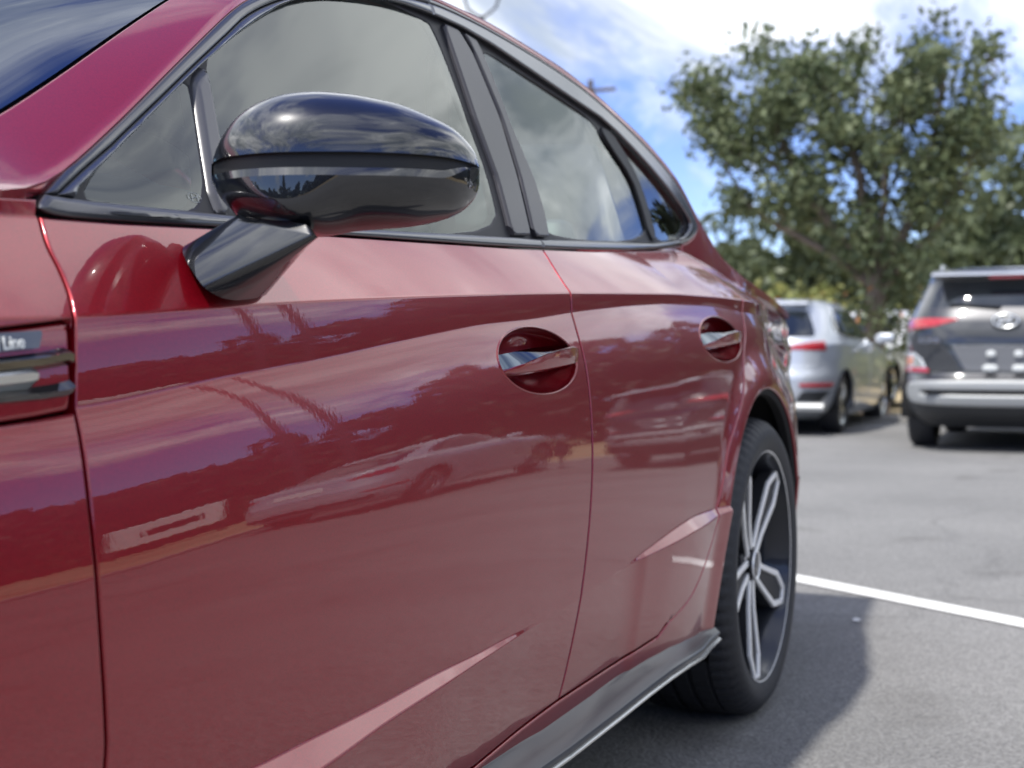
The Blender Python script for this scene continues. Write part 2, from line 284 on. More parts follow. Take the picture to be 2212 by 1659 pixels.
LINES = {
    'shut_front': [(0.9645, 0.9758), (0.9578, 0.9583), (0.9466, 0.9320), (0.9463, 0.9101), (0.9415, 0.8883), (0.9321, 0.8710), (0.9272, 0.8458), (0.9225, 0.8155), (0.9206, 0.7929), (0.9180, 0.7687), (0.9136, 0.7187), (0.9134, 0.6760), (0.9146, 0.6106), (0.9190, 0.5534), (0.9226, 0.5036)],
    'shut_mid': [(2.1061, 1.0238), (2.0998, 1.0061), (2.0670, 0.9631), (2.0535, 0.9347), (2.0522, 0.9046), (2.0469, 0.8758), (2.0515, 0.8309), (2.0474, 0.7755), (2.0410, 0.7205), (2.0355, 0.6741), (2.0253, 0.6185), (2.0064, 0.5327), (1.9821, 0.4311), (1.9546, 0.3272)],
    'shut_rear': [(3.3017, 1.1208), (3.3856, 1.0669), (3.1174, 0.9856), (3.1050, 0.9402), (3.1373, 0.8859), (3.1272, 0.8578), (3.1067, 0.8331), (3.0821, 0.8117), (3.0357, 0.7810), (2.9819, 0.7455), (2.9065, 0.6956), (2.8596, 0.6645), (2.8339, 0.6395), (2.8038, 0.5788), (2.7695, 0.5364), (2.7120, 0.4654), (2.6614, 0.4155), (2.5632, 0.3826), (2.4466, 0.3607)],
    'door_bottom': [(1.6548, 0.3073), (1.9566, 0.3267), (2.1990, 0.3340), (2.3683, 0.3471), (2.4466, 0.3607)],
    'arch': [(2.8001, 0.2782), (2.7730, 0.3624), (2.7626, 0.4575), (2.8294, 0.5531), (2.8827, 0.6345), (2.9936, 0.6917), (3.0912, 0.7281), (3.2198, 0.7376), (3.3920, 0.7180), (4.5995, 0.6075)],
    'seam': [(0.9158, 0.9727), (0.9634, 0.9761)],
    'ins_top': [(0.8474, 0.8590), (0.8882, 0.8633), (0.9293, 0.8679)],
    'ins_bot': [(0.8358, 0.7862), (0.8759, 0.7888), (0.9206, 0.7929)],
    'quarter_light': [(1.0295, 0.9783), (1.0624, 1.0048), (1.0980, 1.0271), (1.1312, 1.0467), (1.2009, 1.0881), (1.2796, 1.1341), (1.2859, 1.1368), (1.2844, 1.1292), (1.2615, 1.0787), (1.2146, 0.9850), (1.1250, 0.9818)],
    'front_glass': [(1.3386, 1.1688), (1.3809, 1.1941), (1.4637, 1.2398), (1.5289, 1.2726), (1.5819, 1.2982), (1.6767, 1.3331), (1.7581, 1.3538), (1.8735, 1.3620), (1.9656, 1.3557), (1.9960, 1.3549), (1.9939, 1.2081), (1.9920, 1.1113), (1.9651, 1.0188), (1.4696, 0.9906), (1.2569, 0.9795), (1.3044, 1.0912)],
    'rear_glass': [(2.1585, 1.3534), (2.3933, 1.3387), (2.5503, 1.3285), (2.6995, 1.3167), (2.7762, 1.2676), (2.8727, 1.2132), (2.8930, 1.1577), (2.9070, 1.0804), (2.1649, 1.0291), (2.1810, 1.0736), (2.1894, 1.1344), (2.1673, 1.2144), (2.1670, 1.2694), (2.1642, 1.3061)],
    'fixed_glass': [(2.8182, 1.3077), (2.8756, 1.2652), (2.9268, 1.2214), (2.9496, 1.1633), (2.9649, 1.0878), (3.1723, 1.1037), (3.2432, 1.1242), (3.2674, 1.1568), (3.1745, 1.1994), (3.0753, 1.2345), (2.9383, 1.2765), (2.8457, 1.3088)],
    'trim_out': [(0.9634, 0.9761), (1.1621, 1.0913), (1.2890, 1.1674), (1.3897, 1.2274), (1.4564, 1.2670), (1.5615, 1.3109), (1.6881, 1.3491), (1.8357, 1.3800), (1.9992, 1.3999), (2.2303, 1.4027), (2.5905, 1.3908), (2.7915, 1.3625), (3.0438, 1.3018), (3.2144, 1.2370), (3.3089, 1.1681), (3.3272, 1.1473), (3.3089, 1.1258), (3.2227, 1.0955), (2.8640, 1.0585), (2.3800, 1.0239), (1.9677, 1.0006), (1.6494, 0.9871), (1.4177, 0.9777), (1.2183, 0.9694), (1.0550, 0.9613), (0.9578, 0.9583)],
    'trim_in': [(1.0065, 0.9798), (1.0711, 1.0161), (1.1354, 1.0529), (1.2930, 1.1470), (1.3398, 1.1739), (1.4444, 1.2322), (1.5705, 1.2943), (1.6733, 1.3284), (1.7784, 1.3497), (1.8891, 1.3655), (1.9761, 1.3691), (2.1482, 1.3726), (2.4066, 1.3516), (2.6450, 1.3334), (2.7833, 1.3211), (2.9824, 1.2669), (3.1757, 1.2038), (3.2768, 1.1565), (3.2635, 1.1356), (3.2048, 1.1083), (2.9084, 1.0775), (2.0971, 1.0232), (1.9857, 1.0183), (1.4692, 0.9900), (1.2102, 0.9841), (1.0359, 0.9789)],
    'pillar_front': [(2.0277, 1.3664), (2.0852, 1.3676), (2.1093, 1.3346), (2.1226, 1.2262), (2.1052, 1.1245), (2.0750, 1.0259), (1.9901, 1.0193), (2.0114, 1.1135), (2.0093, 1.2105)],
    'pillar_rear': [(2.0991, 1.3691), (2.1559, 1.3647), (2.1594, 1.3543), (2.1642, 1.3061), (2.1670, 1.2694), (2.1673, 1.2144), (2.1894, 1.1344), (2.1810, 1.0736), (2.1633, 1.0297), (2.0867, 1.0253), (2.1188, 1.1261), (2.1341, 1.2280), (2.1207, 1.3369)],
    'division': [(1.2909, 1.1419), (1.3363, 1.1700), (1.3222, 1.1304), (1.3044, 1.0912), (1.2549, 0.9813), (1.2189, 0.9844), (1.2605, 1.0740), (1.2878, 1.1298)],
    'handle_front': [(1.7502, 0.8308), (2.0262, 0.8367), (1.9124, 0.8772), (1.8595, 0.7838), (1.7642, 0.8370), (1.7526, 0.8152)],
    'handle_rear': [(2.7228, 0.8658), (3.0615, 0.8839), (2.9286, 0.9154), (2.8471, 0.8260)],
    'foot': [(1.1288, 0.9402), (1.1782, 0.9272), (1.1611, 0.8928), (1.2231, 0.8988), (1.1423, 0.9503), (1.2382, 0.9794)],
    'tail': [(3.5712, 0.9498), (4.1978, 0.9436), (4.0686, 0.8470), (3.2746, 0.9105)],
}
# ============================================================ mesh helpers
def new_mesh(name, V, F, mat, smooth=True, normals=None):
    me = bpy.data.meshes.new(name)
    me.from_pydata([tuple(map(float, v)) for v in V], [], [tuple(map(int, f)) for f in F])
    if mat is not None:
        for mm in (mat if isinstance(mat, (list, tuple)) else [mat]): me.materials.append(mm)
    me.polygons.foreach_set('use_smooth', [smooth]*len(me.polygons))
    if normals is not None: me.normals_split_custom_set_from_vertices([tuple(map(float, n)) for n in normals])
    me.update()
    return me
def put(name, me, parent=None, loc=(0, 0, 0), rot=(0, 0, 0)):
    o = bpy.data.objects.new(name, me); COL.objects.link(o)
    o.location = loc; o.rotation_euler = rot
    if parent is not None: o.parent = parent
    return o
def tag(o, label=None, cat=None, group=None, kind=None):
    for k, v in (('label', label), ('category', cat), ('group', group), ('kind', kind)):
        if v: o[k] = v
    return o
def thing(name, label, cat, loc=(0, 0, 0), rz=0.0, group=None):
    o = bpy.data.objects.new(name, None); COL.objects.link(o); o.location = loc; o.rotation_euler = (0, 0, rz); o.empty_display_size = 0.2
    return tag(o, label, cat, group)
def copy_tree(o, parent=None):
    c = o.copy(); COL.objects.link(c)
    if parent is not None: c.parent = parent
    for ch in [q for q in bpy.data.objects if q.parent == o]: copy_tree(ch, c)
    return c
class MB:
    """collects simple shapes into one mesh"""
    def __init__(s): s.V = []; s.F = []; s.mi = []
    def add(s, V, F, mi=0):
        b = len(s.V); s.V += [tuple(v) for v in V]; s.F += [tuple(i+b for i in f) for f in F]; s.mi += [mi]*len(F); return s
    def box(s, c, d, mat3=None, mi=0, bev=0.0):
        x, y, z = d[0]/2, d[1]/2, d[2]/2
        if bev:
            V = []
            for sz, kk in ((-1, bev), (-1, 0), (1, 0), (1, bev)):
                zz = sz*(z-(0 if kk else bev)) if True else 0
                zz = sz*z if kk else sz*(z-bev)
                for sx, sy in ((-1, -1), (1, -1), (1, 1), (-1, 1)): V.append((sx*(x-kk), sy*(y-kk), zz))
            F = [(3, 2, 1, 0), (12, 13, 14, 15)]
            for r in range(3):
                for q in range(4): F.append((r*4+q, r*4+(q+1) % 4, r*4+4+(q+1) % 4, r*4+4+q))
        else:
            V = [(sx*x, sy*y, sz*z) for sz in (-1, 1) for sx, sy in ((-1, -1), (1, -1), (1, 1), (-1, 1))]
            F = [(3, 2, 1, 0), (4, 5, 6, 7), (0, 1, 5, 4), (1, 2, 6, 5), (2, 3, 7, 6), (3, 0, 4, 7)]
        V = [Vector(v) for v in V]
        if mat3 is not None: V = [mat3 @ v for v in V]
        return s.add([v+Vector(c) for v in V], F, mi)
    def tube(s, pts, rad, n=10, mi=0, cap=True):
        pts = [Vector(p) for p in pts]; rad = rad if isinstance(rad, (list, tuple)) else [rad]*len(pts)
        V = []; F = []; prev = None
        for i, p in enumerate(pts):
            t = (pts[min(i+1, len(pts)-1)]-pts[max(i-1, 0)]).normalized()
            a = prev if prev is not None else (Vector((0, 0, 1)) if abs(t.z) < .9 else Vector((1, 0, 0)))
            a = (a-t*a.dot(t)).normalized(); b = t.cross(a); prev = a
            for k in range(n):
                q = 2*math.pi*k/n; V.append(p+(a*math.cos(q)+b*math.sin(q))*rad[i])
        for i in range(len(pts)-1):
            for k in range(n): F.append((i*n+k, i*n+(k+1) % n, (i+1)*n+(k+1) % n, (i+1)*n+k))
        if cap: F.append(tuple(range(n))[::-1]); F.append(tuple((len(pts)-1)*n+k for k in range(n)))
        return s.add(V, F, mi)
    def loft(s, rings, closed=True, caps=True, mi=0):
        n = len(rings[0]); V = [p for r in rings for p in r]; F = []
        for i in range(len(rings)-1):
            for k in range(n if closed else n-1):
                F.append((i*n+k, i*n+(k+1) % n, (i+1)*n+(k+1) % n, (i+1)*n+k))
        if caps and closed: F.append(tuple(range(n))[::-1]); F.append(tuple((len(rings)-1)*n+k for k in range(n)))
        return s.add(V, F, mi)
    def lathe(s, prof, n=48, mi=0, axis='y', closed_prof=False):
        """prof: (radius, along axis)"""
        V = []; F = []; m = len(prof)
        for k in range(n):
            a = 2*math.pi*k/n
            for r, h in prof: V.append((r*math.cos(a), h, r*math.sin(a)) if axis == 'y' else (r*math.cos(a), r*math.sin(a), h))
        for k in range(n):
            for j in range(m if closed_prof else m-1):
                a, b = k*m+j, k*m+(j+1) % m; c, d = ((k+1) % n)*m+(j+1) % m, ((k+1) % n)*m+j
                F.append((a, b, c, d))
        return s.add(V, F, mi)
    def mesh(s, name, mat, smooth=True, angle=None):
        me = new_mesh(name, s.V, s.F, mat, smooth)
        if isinstance(mat, (list, tuple)): me.polygons.foreach_set('material_index', s.mi)
        bm = bmesh.new(); bm.from_mesh(me); bmesh.ops.recalc_face_normals(bm, faces=bm.faces)
        if angle is not None:
            for e in bm.edges:
                if len(e.link_faces) == 2 and e.calc_face_angle(0) > angle: e.smooth = False
        bm.to_mesh(me); bm.free(); me.update()
        return me
    def build(s, name, mat, parent=None, smooth=True, angle=R(32), loc=(0, 0, 0), rot=(0, 0, 0)):
        return put(name, s.mesh(name, mat, smooth, angle), parent, loc, rot)
def text_mesh(txt, size, mat, depth=0.001, shear=0.0):
    cu = bpy.data.curves.new('lettering', 'FONT'); cu.body = txt; cu.size = size; cu.extrude = depth; cu.shear = shear; cu.offset = size*0.02
    ob = bpy.data.objects.new('lettering', cu); me = bpy.data.meshes.new_from_object(ob); bpy.data.objects.remove(ob); bpy.data.curves.remove(cu)
    me.materials.clear(); me.materials.append(mat)
    return me

# ---------------------------------------------------------------- clipped patches of a parametric surface
def sd_poly(poly, smooth=0):
    P = np.array(poly, float)
    for _ in range(smooth):
        Q = np.empty((len(P)*2, 2)); Nx = np.roll(P, -1, 0); Q[0::2] = .75*P+.25*Nx; Q[1::2] = .25*P+.75*Nx; P = Q
    A = P; B = np.roll(P, -1, 0)
    def f(u, v):
        u = np.asarray(u, float); v = np.asarray(v, float); d2 = np.full(u.shape, 1e9); ins = np.zeros(u.shape, bool)
        for (ax, ay), (bx, by) in zip(A, B):
            ex, ey = bx-ax, by-ay; L = ex*ex+ey*ey+1e-18
            t = np.clip(((u-ax)*ex+(v-ay)*ey)/L, 0, 1)
            d2 = np.minimum(d2, (u-ax-t*ex)**2+(v-ay-t*ey)**2)
            if ay != by:
                c = ((ay > v) != (by > v)) & (u < (bx-ax)*(v-ay)/(by-ay)+ax); ins ^= c
        return np.where(ins, -1, 1)*np.sqrt(d2)
    return f
class SidePatchSurf:
    """side surface of the red car: a = x, b = row coordinate"""
    def __init__(s, S): s.S = S
    def pos(s, a, b):
        y, z = s.S.yz(a, b); return np.stack([a, y, z], 1)
    def nrm(s, a, b, rx=0, rz=0):
        sx, sz = s.S.slopes(a, b); n = np.stack([sx+rx, -np.ones_like(sx), sz+rz], 1)
        return n/np.linalg.norm(n, axis=1)[:, None]
class NumSurf:
    """any surface given by a function pos(a,b); flip turns its normal round"""
    def __init__(s, fn, flip=False, ea=1e-3, eb=1e-3): s.fn = fn; s.sg = -1 if flip else 1; s.ea = ea; s.eb = eb
    def pos(s, a, b): return s.fn(a, b)
    def nrm(s, a, b):
        da = s.fn(a+s.ea, b)-s.fn(a-s.ea, b); db = s.fn(a, b+s.eb)-s.fn(a, b-s.eb)
        n = np.cross(da, db)*s.sg; return n/np.maximum(np.linalg.norm(n, axis=1), 1e-12)[:, None]
class Patch:
    def __init__(s, surf, A, B):
        s.s = surf; A = np.asarray(A, float); B = np.asarray(B, float); na, nb = len(A), len(B)
        s.a = np.repeat(A, nb); s.b = np.tile(B, na)
        I, J = np.meshgrid(np.arange(na-1), np.arange(nb-1), indexing='ij'); I = I.ravel(); J = J.ravel()
        s.F = list(np.stack([I*nb+J, (I+1)*nb+J, (I+1)*nb+J+1, I*nb+J+1], 1)); s.edge = []
    def _cut(s, f, level, keep_only):
        P = s.s.pos(s.a, s.b); v = f(P[:, 0], P[:, 1], P[:, 2])-level
        v = np.where(np.abs(v) < 1e-7, 0, v)
        na = []; nb = []; cache = {}; base = len(s.a); out = []
        def cut(i, j):
            k = (i, j) if i < j else (j, i)
            if k not in cache:
                i, j = k; t = v[i]/(v[i]-v[j]); na.append(s.a[i]+(s.a[j]-s.a[i])*t); nb.append(s.b[i]+(s.b[j]-s.b[i])*t); cache[k] = base+len(na)-1
            return cache[k]
        for fc in s.F:
            vs = v[fc]
            if vs.max() <= 0: out.append(fc); continue
            if vs.min() >= 0:
                if not keep_only: out.append(fc)
                continue
            neg = []; pos = []; n = len(fc)
            for q in range(n):
                i, j = fc[q], fc[(q+1) % n]
                if v[i] <= 0: neg.append(i)
                if v[i] >= 0: pos.append(i)
                if v[i]*v[j] < 0: c = cut(i, j); neg.append(c); pos.append(c)
            if len(neg) > 2: out.append(np.array(neg))
            if not keep_only and len(pos) > 2: out.append(np.array(pos))
        s.a = np.concatenate([s.a, na]); s.b = np.concatenate([s.b, nb]); s.F = out
        return s
    def clip(s, f, roll=True):
        s._cut(f, 0.0, True)
        if roll: s.edge.append(f)
        return s
    def mesh(s, name, mat, off=0.0, roll=0.0, flange=0.0):
        if roll:
            for f in s.edge:
                for q in (1.0, .55, .25, .07): s._cut(f, -roll*q, False)
        used = np.unique(np.concatenate(s.F)); mp = -np.ones(len(s.a), int); mp[used] = np.arange(len(used))
        a, b = s.a[used], s.b[used]; F = [mp[f] for f in s.F]
        P = s.s.pos(a, b); Nn = s.s.nrm(a, b)
        side = isinstance(s.s, SidePatchSurf)
        D = np.array([0, 1.0, 0]) if side else None          # "inward"
        inw = np.tile(D, (len(P), 1)) if side else -Nn
        g = np.zeros(len(P))
        if roll and s.edge:
            def dist(Q): return np.min([-f(Q[:, 0], Q[:, 1], Q[:, 2]) for f in s.edge], axis=0)
            d = dist(P); m = d < roll
            q = np.clip(roll-d, 0, roll); g = np.where(m, roll-np.sqrt(np.maximum(roll**2-q*q, 0)), 0)
            gp = np.where(m, -np.minimum(q/np.sqrt(np.maximum(roll**2-q*q, 1e-12)), 5.0), 0)
            e = 2e-4; gr = np.stack([(dist(P+[e, 0, 0])-dist(P-[e, 0, 0]))/(2*e), (dist(P+[0, e, 0])-dist(P-[0, e, 0]))/(2*e), (dist(P+[0, 0, e])-dist(P-[0, 0, e]))/(2*e)], 1)
            if side: Nn = s.s.nrm(a, b, gp*gr[:, 0], gp*gr[:, 2])
            else:
                gt = gr-Nn*(gr*Nn).sum(1)[:, None]; Nn = Nn+gt*gp[:, None]; Nn /= np.linalg.norm(Nn, axis=1)[:, None]
        V = P+inw*(off+g)[:, None]
        if flange:
            cnt = {}
            for f in F:
                for q in range(len(f)):
                    i, j = int(f[q]), int(f[(q+1) % len(f)]); k = (min(i, j), max(i, j)); cnt[k] = None if k in cnt else (i, j)
            ex = [e for e in cnt.values() if e is not None]
            nv = []; nf = []; nn = []; base = len(V)
            for i, j in ex:
                p, q = V[i], V[j]; p2, q2 = p+inw[i]*flange, q+inw[j]*flange
                n = np.cross(q-p, p2-p); L = np.linalg.norm(n)
                if L < 1e-12: continue
                n = -n/L; k = base+len(nv); nv += [p, q, q2, p2]; nn += [n]*4; nf.append((k+1, k, k+3, k+2))
            if nv: V = np.concatenate([V, nv]); Nn = np.concatenate([Nn, nn]); F = F+[np.array(f) for f in nf]
        return new_mesh(name, V, F, mat, True, Nn)
    def build(s, name, mat, parent=None, **kw): return put(name, s.mesh(name, mat, **kw), parent)
# ============================================================ the red car
SF = Surf(FEATURES); SIDE = SidePatchSurf(SF); TOP = top_surface(FEATURES)
RED = thing('red_sedan', 'glossy dark red four-door sedan seen close up along its side, black door mirror and pillars', 'car', (1.9, 0.93, GZ))
def xz_line(pts):           # x as a function of z
    p = np.array(sorted([(b, a) for a, b in pts])); return lambda z: np.interp(z, p[:, 0], p[:, 1])
def zx_line(pts):           # z as a function of x
    p = np.array(sorted(pts)); return lambda x: np.interp(x, p[:, 0], p[:, 1])
def smooth_line(pts, n=3):
    P = np.array(pts, float)
    for _ in range(n):
        Q = [P[0]]
        for a, b in zip(P[:-1], P[1:]): Q += [.75*a+.25*b, .25*a+.75*b]
        P = np.array(Q+[P[-1]])
    return P
L_front = xz_line(smooth_line(LINES['shut_front']+[(0.889, 0.28)], 2))
L_mid = xz_line(smooth_line(LINES['shut_mid']+[(1.925, 0.28)], 2))
REARP = [(3.225, 1.12), (3.20, 1.06), (3.165, 1.00), (3.125, .945), (3.075, .885), (3.032, .857), (3.004, .833), (2.975, .806), (2.945, .775), (2.905, .745), (2.84, .70), (2.793, .663), (2.765, .63), (2.738, .585), (2.70, .538), (2.64, .475), (2.585, .4276), (2.524, .3896), (2.417, .3665)]
L_rear = xz_line(smooth_line(REARP, 2))
DB = LINES['door_bottom']
Z_bottom = zx_line([(-.6, .305), (.9, .308)]+DB[:-1]+[(2.40, .3625), (2.6, .36), (4.4, .36)])
SDo, SDi = sd_poly(LINES['trim_out'], 2), sd_poly(LINES['trim_in'], 1)
GAP = 0.0025
ARX, ARR = 3.125, 0.398
def f_arch(ax, r): return lambda x, y, z: r-np.hypot(x-ax, z-WZ)
front_arch, rear_arch = f_arch(FAX+.0, ARR), f_arch(ARX, ARR)
def roundtop(f, g):  # smooth intersection not needed: both limits are kept
    return lambda x, y, z: np.maximum(f(x, y, z), g(x, y, z))
seam = zx_line([(-.6, .74), (.2, .955), (.6, .968), (.85, .971), (.9159, .9727), (.9629, .9761)])
ins_t, ins_b = zx_line([(.50, .822)]+LINES['ins_top']), zx_line([(.50, .765)]+LINES['ins_bot'])
INS = sd_poly([(.52, .79), (.60, .832), (.80, .8545)]+LINES['ins_top'][:2]+[(.9285, .8677), (.9200, .7930)]+[LINES['ins_bot'][1], LINES['ins_bot'][0], (.60, .778)])
ALLX = XS; ALLJ = np.arange(120)
def cols(a, b): return XS[(XS > a) & (XS < b)]
# --- fender, doors, body side
p = Patch(SIDE, cols(-.56, 1.0), ALLJ)
p.clip(lambda x, y, z: x-L_front(z)+.0012); p.clip(lambda x, y, z: z-seam(x)+GAP); p.clip(front_arch)
p.clip(lambda x, y, z: -INS(x, z)+.0012); p.clip(lambda x, y, z: Z_bottom(x)-z+GAP)
p.build('front_fender', M['red'], RED, roll=.0024, flange=.013)
DOORS = []
beltLow = zx_line([(.80, .9570)]+[q for q in LINES['trim_out'] if q[1] < .9760+.075*(q[0] > 1.3)*(1)+(q[0] > 2.7)*.08 and q[1] < 1.13 and not (1.0 < q[0] < 1.2 and q[1] > 1.0)]+[(3.4, 1.16)])
HB = [(1.877, .8315, .1385, .0475), (2.857, .871, .155, .0465)]          # handle bowls: centre x, z, half sizes
def f_bowl(k):
    cx, cz, a, b = HB[k]
    return lambda x, y, z: (1-np.hypot((x-cx)/a, (z-cz)/b))*b*1.2-.0008
for k, (lo, hi) in enumerate(((L_front, L_mid), (L_mid, L_rear))):
    p = Patch(SIDE, cols(*((.85, 2.15) if k == 0 else (1.9, 3.3))), ALLJ)
    p.clip(lambda x, y, z: lo(z)+GAP-x); p.clip(lambda x, y, z: x-hi(z)+GAP)
    p.clip(lambda x, y, z: Z_bottom(x)+GAP-z)
    p.clip(lambda x, y, z: z-beltLow(x)+.0012)
    # roll the panel edges, then cut the bowl without a roll
    me_door = None
    p.clip(f_bowl(k), False)
    d = p.build('door', M['red'], RED, roll=.0018, flange=.013); DOORS.append(d)
    if k: d['label'] = 'rear door'
DREG = sd_poly([(.9640, .9758)]+[tuple(q) for q in smooth_line(LINES['shut_front'], 2)][2:]+[(.889, .31)]+[(1.2, .309)]+DB[:-1]+[tuple(q) for q in smooth_line(REARP, 2)[::-1]]+[(3.2, 1.18), (2.9, 1.2), (1.3, 1.06)])
def fender_region(x, y, z): return np.minimum(L_front(z)-x, seam(x)-z)
p = Patch(SIDE, XS[XS > .55], ALLJ)
p.clip(lambda x, y, z: -SDo(x, z)+.0012); p.clip(lambda x, y, z: -DREG(x, z)+GAP); p.clip(rear_arch)
p.clip(lambda x, y, z: np.where(z < Z_bottom(x), -1.0, fender_region(x, y, z)+GAP)); p.clip(front_arch)
BODY = p.build('body_side', M['red'], RED, roll=.0042, flange=.013)
# arch lips: a rolled flange inside the wheel opening
for ax, name in ((ARX, 'wheel_arch'), (FAX, 'wheel_arch')):
    mb = MB(); rings = []
    for q in range(73):
        a = R(-22+224*q/72); cx = math.cos(a); cz = math.sin(a)
        x0, z0 = ax+ARR*cx, WZ+ARR*cz; y0 = SF.y_at(x0, z0)[0]
        rings.append([Vector((ax+r*cx, y0+dy, WZ+r*cz)) for r, dy in ((ARR, .006), (ARR-.012, .012), (ARR-.012, .03), (ARR+.012, .05), (ARR+.012, .44), (.1, .44))])
    mb.loft(rings, closed=False, caps=False); mb.build(name, M['void'], RED)
# inner shell behind every gap
p = Patch(SIDE, XS, np.arange(0, 94))
p.clip(f_arch(ARX, ARR+.004), False); p.clip(f_arch(FAX, ARR+.004), False)
for k in (0, 1): p.clip(f_bowl(k), False)
p.build('inner_shell', M['void'], RED, off=.026)
# --- handle bowls and handles
for k in (0, 1):
    cx, cz, a, b = HB[k]; rr = [1.045, 1.03, 1.018, 1.008, .998, .990, .98, .96, .92, .86, .78, .68, .56, .42, .26, .1]; V = []; F = []; n = 72
    for r in rr:
        q = np.linspace(0, 2*np.pi, n, endpoint=False)
        x = cx+a*r*np.cos(q); z = cz+b*r*np.sin(q); y = SF.y_at(x, z)
        dep = .040*max(0, 1-r**2.6)**.58-.0016*math.exp(-((r-1.006)/.016)**2)+(.0004 if r > 1.04 else 0)
        # a raised web behind the strap
        dep = dep-.006*np.exp(-((x-cx-.1*a)/(.3*a))**2)*sm(.9, .5, r)
        V += [(x[i], y[i]+dep[i], z[i]) for i in range(n)]
    for i in range(len(rr)-1):
        for j in range(n): F.append((i*n+(j+1) % n, i*n+j, (i+1)*n+j, (i+1)*n+(j+1) % n))
    F.append(tuple((len(rr)-1)*n+j for j in range(n))[::-1])
    put('handle_recess', new_mesh('handle_recess', V, F, M['red']), DOORS[k])
    # thin bright rim
    mb = MB(); q = np.linspace(0, 2*np.pi, 97); x = cx+a*1.004*np.cos(q); z = cz+b*1.01*np.sin(q); y = SF.y_at(x, z)
    sx = (a/HB[0][2]); dx, dz = cx-HB[0][0], cz-HB[0][1]
    U = [0, .06, .2, .45, .7, .86, .95, 1.0]
    X = np.interp(U, [0, 1], [1.752, 2.026])
    tz = np.interp(X, [1.752, 1.765, 1.88, 1.975, 2.026], [.837, .840, .849, .853, .850])
    rz = np.interp(X, [1.752, 1.765, 1.88, 1.975, 2.026], [.817, .819, .841, .8505, .8485])
    lz = np.interp(X, [1.752, 1.765, 1.88, 1.975, 2.026], [.812, .8136, .8195, .826, .829])
    uz = np.interp(X, [1.752, 1.765, 1.88, 1.975, 2.026], [.807, .807, .812, .818, .825])
    bul = np.interp(U, [0, .2, .6, .9, 1.0], [-.004, .010, .016, .009, .0])
    rings = []; lower = []
    for i in range(len(U)):
        xx = cx+(X[i]-HB[0][0])*sx; ys = SF.y_at(xx, cz)[0]
        yb = ys+.016-.010*(U[i] > .9)
        T0 = Vector((xx, yb, tz[i]+dz)); Rg = Vector((xx, ys-bul[i], rz[i]+dz)); Lw = Vector((xx, ys-bul[i]*.9+.001, lz[i]+dz)); Ub = Vector((xx, yb-.002, uz[i]+dz))
        T1 = T0.lerp(Rg, .12)+Vector((0, 0, .0012))
        rings.append([T1, Rg+Vector((0, .0016, .0004)), T0-Vector((0, 0, .004))])
        lower.append([Rg, Rg.lerp(Lw, .5)+Vector((0, -.0012, 0)), Lw, Lw+Vector((0, .003, -.0018)), Ub, Ub.lerp(T0, .5)])
    mb = MB(); mb.loft(lower); h = mb.build('handle', M['red'], DOORS[k], angle=R(40))
    mb = MB(); mb.loft(rings); mb.build('handle_trim', M['chrome_blue'], DOORS[k], angle=R(40))
# --- vent panel behind the front wheel with badge and black blade
p = Patch(SIDE, cols(.5, .94), np.arange(20, 94)); p.clip(lambda x, y, z: INS(x, z)+.0012)
VENT = p.build('vent_panel', M['red'], RED, off=.0015, roll=.005, flange=.012)
def side_pt(x, z, out=0.0): return Vector((x, SF.y_at(x, z)[0]-out, z))
def bar_on_side(sections):
    """sections: list of rings given as (x, z, out)"""
    return [[side_pt(*q) for q in ring] for ring in sections]
mb = MB()       # slot the blade sits in
rings = []
for x, zt, zb_ in ((.56, .812, .792), (.70, .827, .798), (.80, .8345, .8015), (.885, .8415, .8045), (.912, .8455, .8065), (.919, .844, .809)):
    zm = (zt+zb_)/2; rings.append([(x, zt, .001), (x, zt-.004, .007), (x, zt-.010, .006), (x, zm+.003, -.004), (x, zm-.006, -.004), (x, zb_+.005, .005), (x, zb_, .001), (x, zm, -.012)])
mb.loft(bar_on_side(rings)); mb.build('vent_surround', M['gloss_black'], VENT, angle=R(28))
mb = MB(); rings = []
for x, zc_, h in ((.56, .803, .006), (.70, .812, .008), (.80, .8175, .009), (.868, .822, .0095), (.874, .8225, .007)):
    rings.append([(x, zc_+h, .002), (x, zc_+h*.4, .0085), (x, zc_-h*.3, .0075), (x, zc_-h, .001), (x, zc_, -.004)])
mb.loft(bar_on_side(rings)); mb.build('vent_blade', M['bright'], VENT, angle=R(28))
mb = MB(); Q = [(.77, .8365), (.8835, .8450), (.8895, .8575), (.8875, .8590), (.77, .8520)]
front = [side_pt(x, z, .0032) for x, z in Q]; back = [side_pt(x, z, -.001) for x, z in Q]
mb.loft([back, front]); BADGE = mb.build('badge', M['badge'], VENT, angle=R(20))
bx, bz = .8462, .8437; yb = SF.y_at(bx, bz)[0]
slope = math.atan2(.0085, .1135)
for txt, x0, z0, sz, mt in (('Line', .8432, .8435, .0142, 'white'), ('N', .8215, .8415, .0150, 'white')):
    o = put('lettering', text_mesh(txt, sz, M[mt], .0004), VENT, (x0, SF.y_at(x0, z0)[0]-.0040, z0), (R(90), 0, 0))
    o.matrix_local = Matrix.Translation((x0, SF.y_at(x0, z0)[0]-.0038, z0)) @ Matrix.Rotation(-slope, 4, 'Y') @ Matrix.Rotation(R(90), 4, 'X')
mb = MB(); Q = [(.8352, .8415), (.8385, .8418), (.8412, .8545), (.8379, .8543)]
mb.loft([[side_pt(x, z, .002) for x, z in Q], [side_pt(x, z, .0042) for x, z in Q]]); mb.build('badge_stripe', M['white'], VENT)
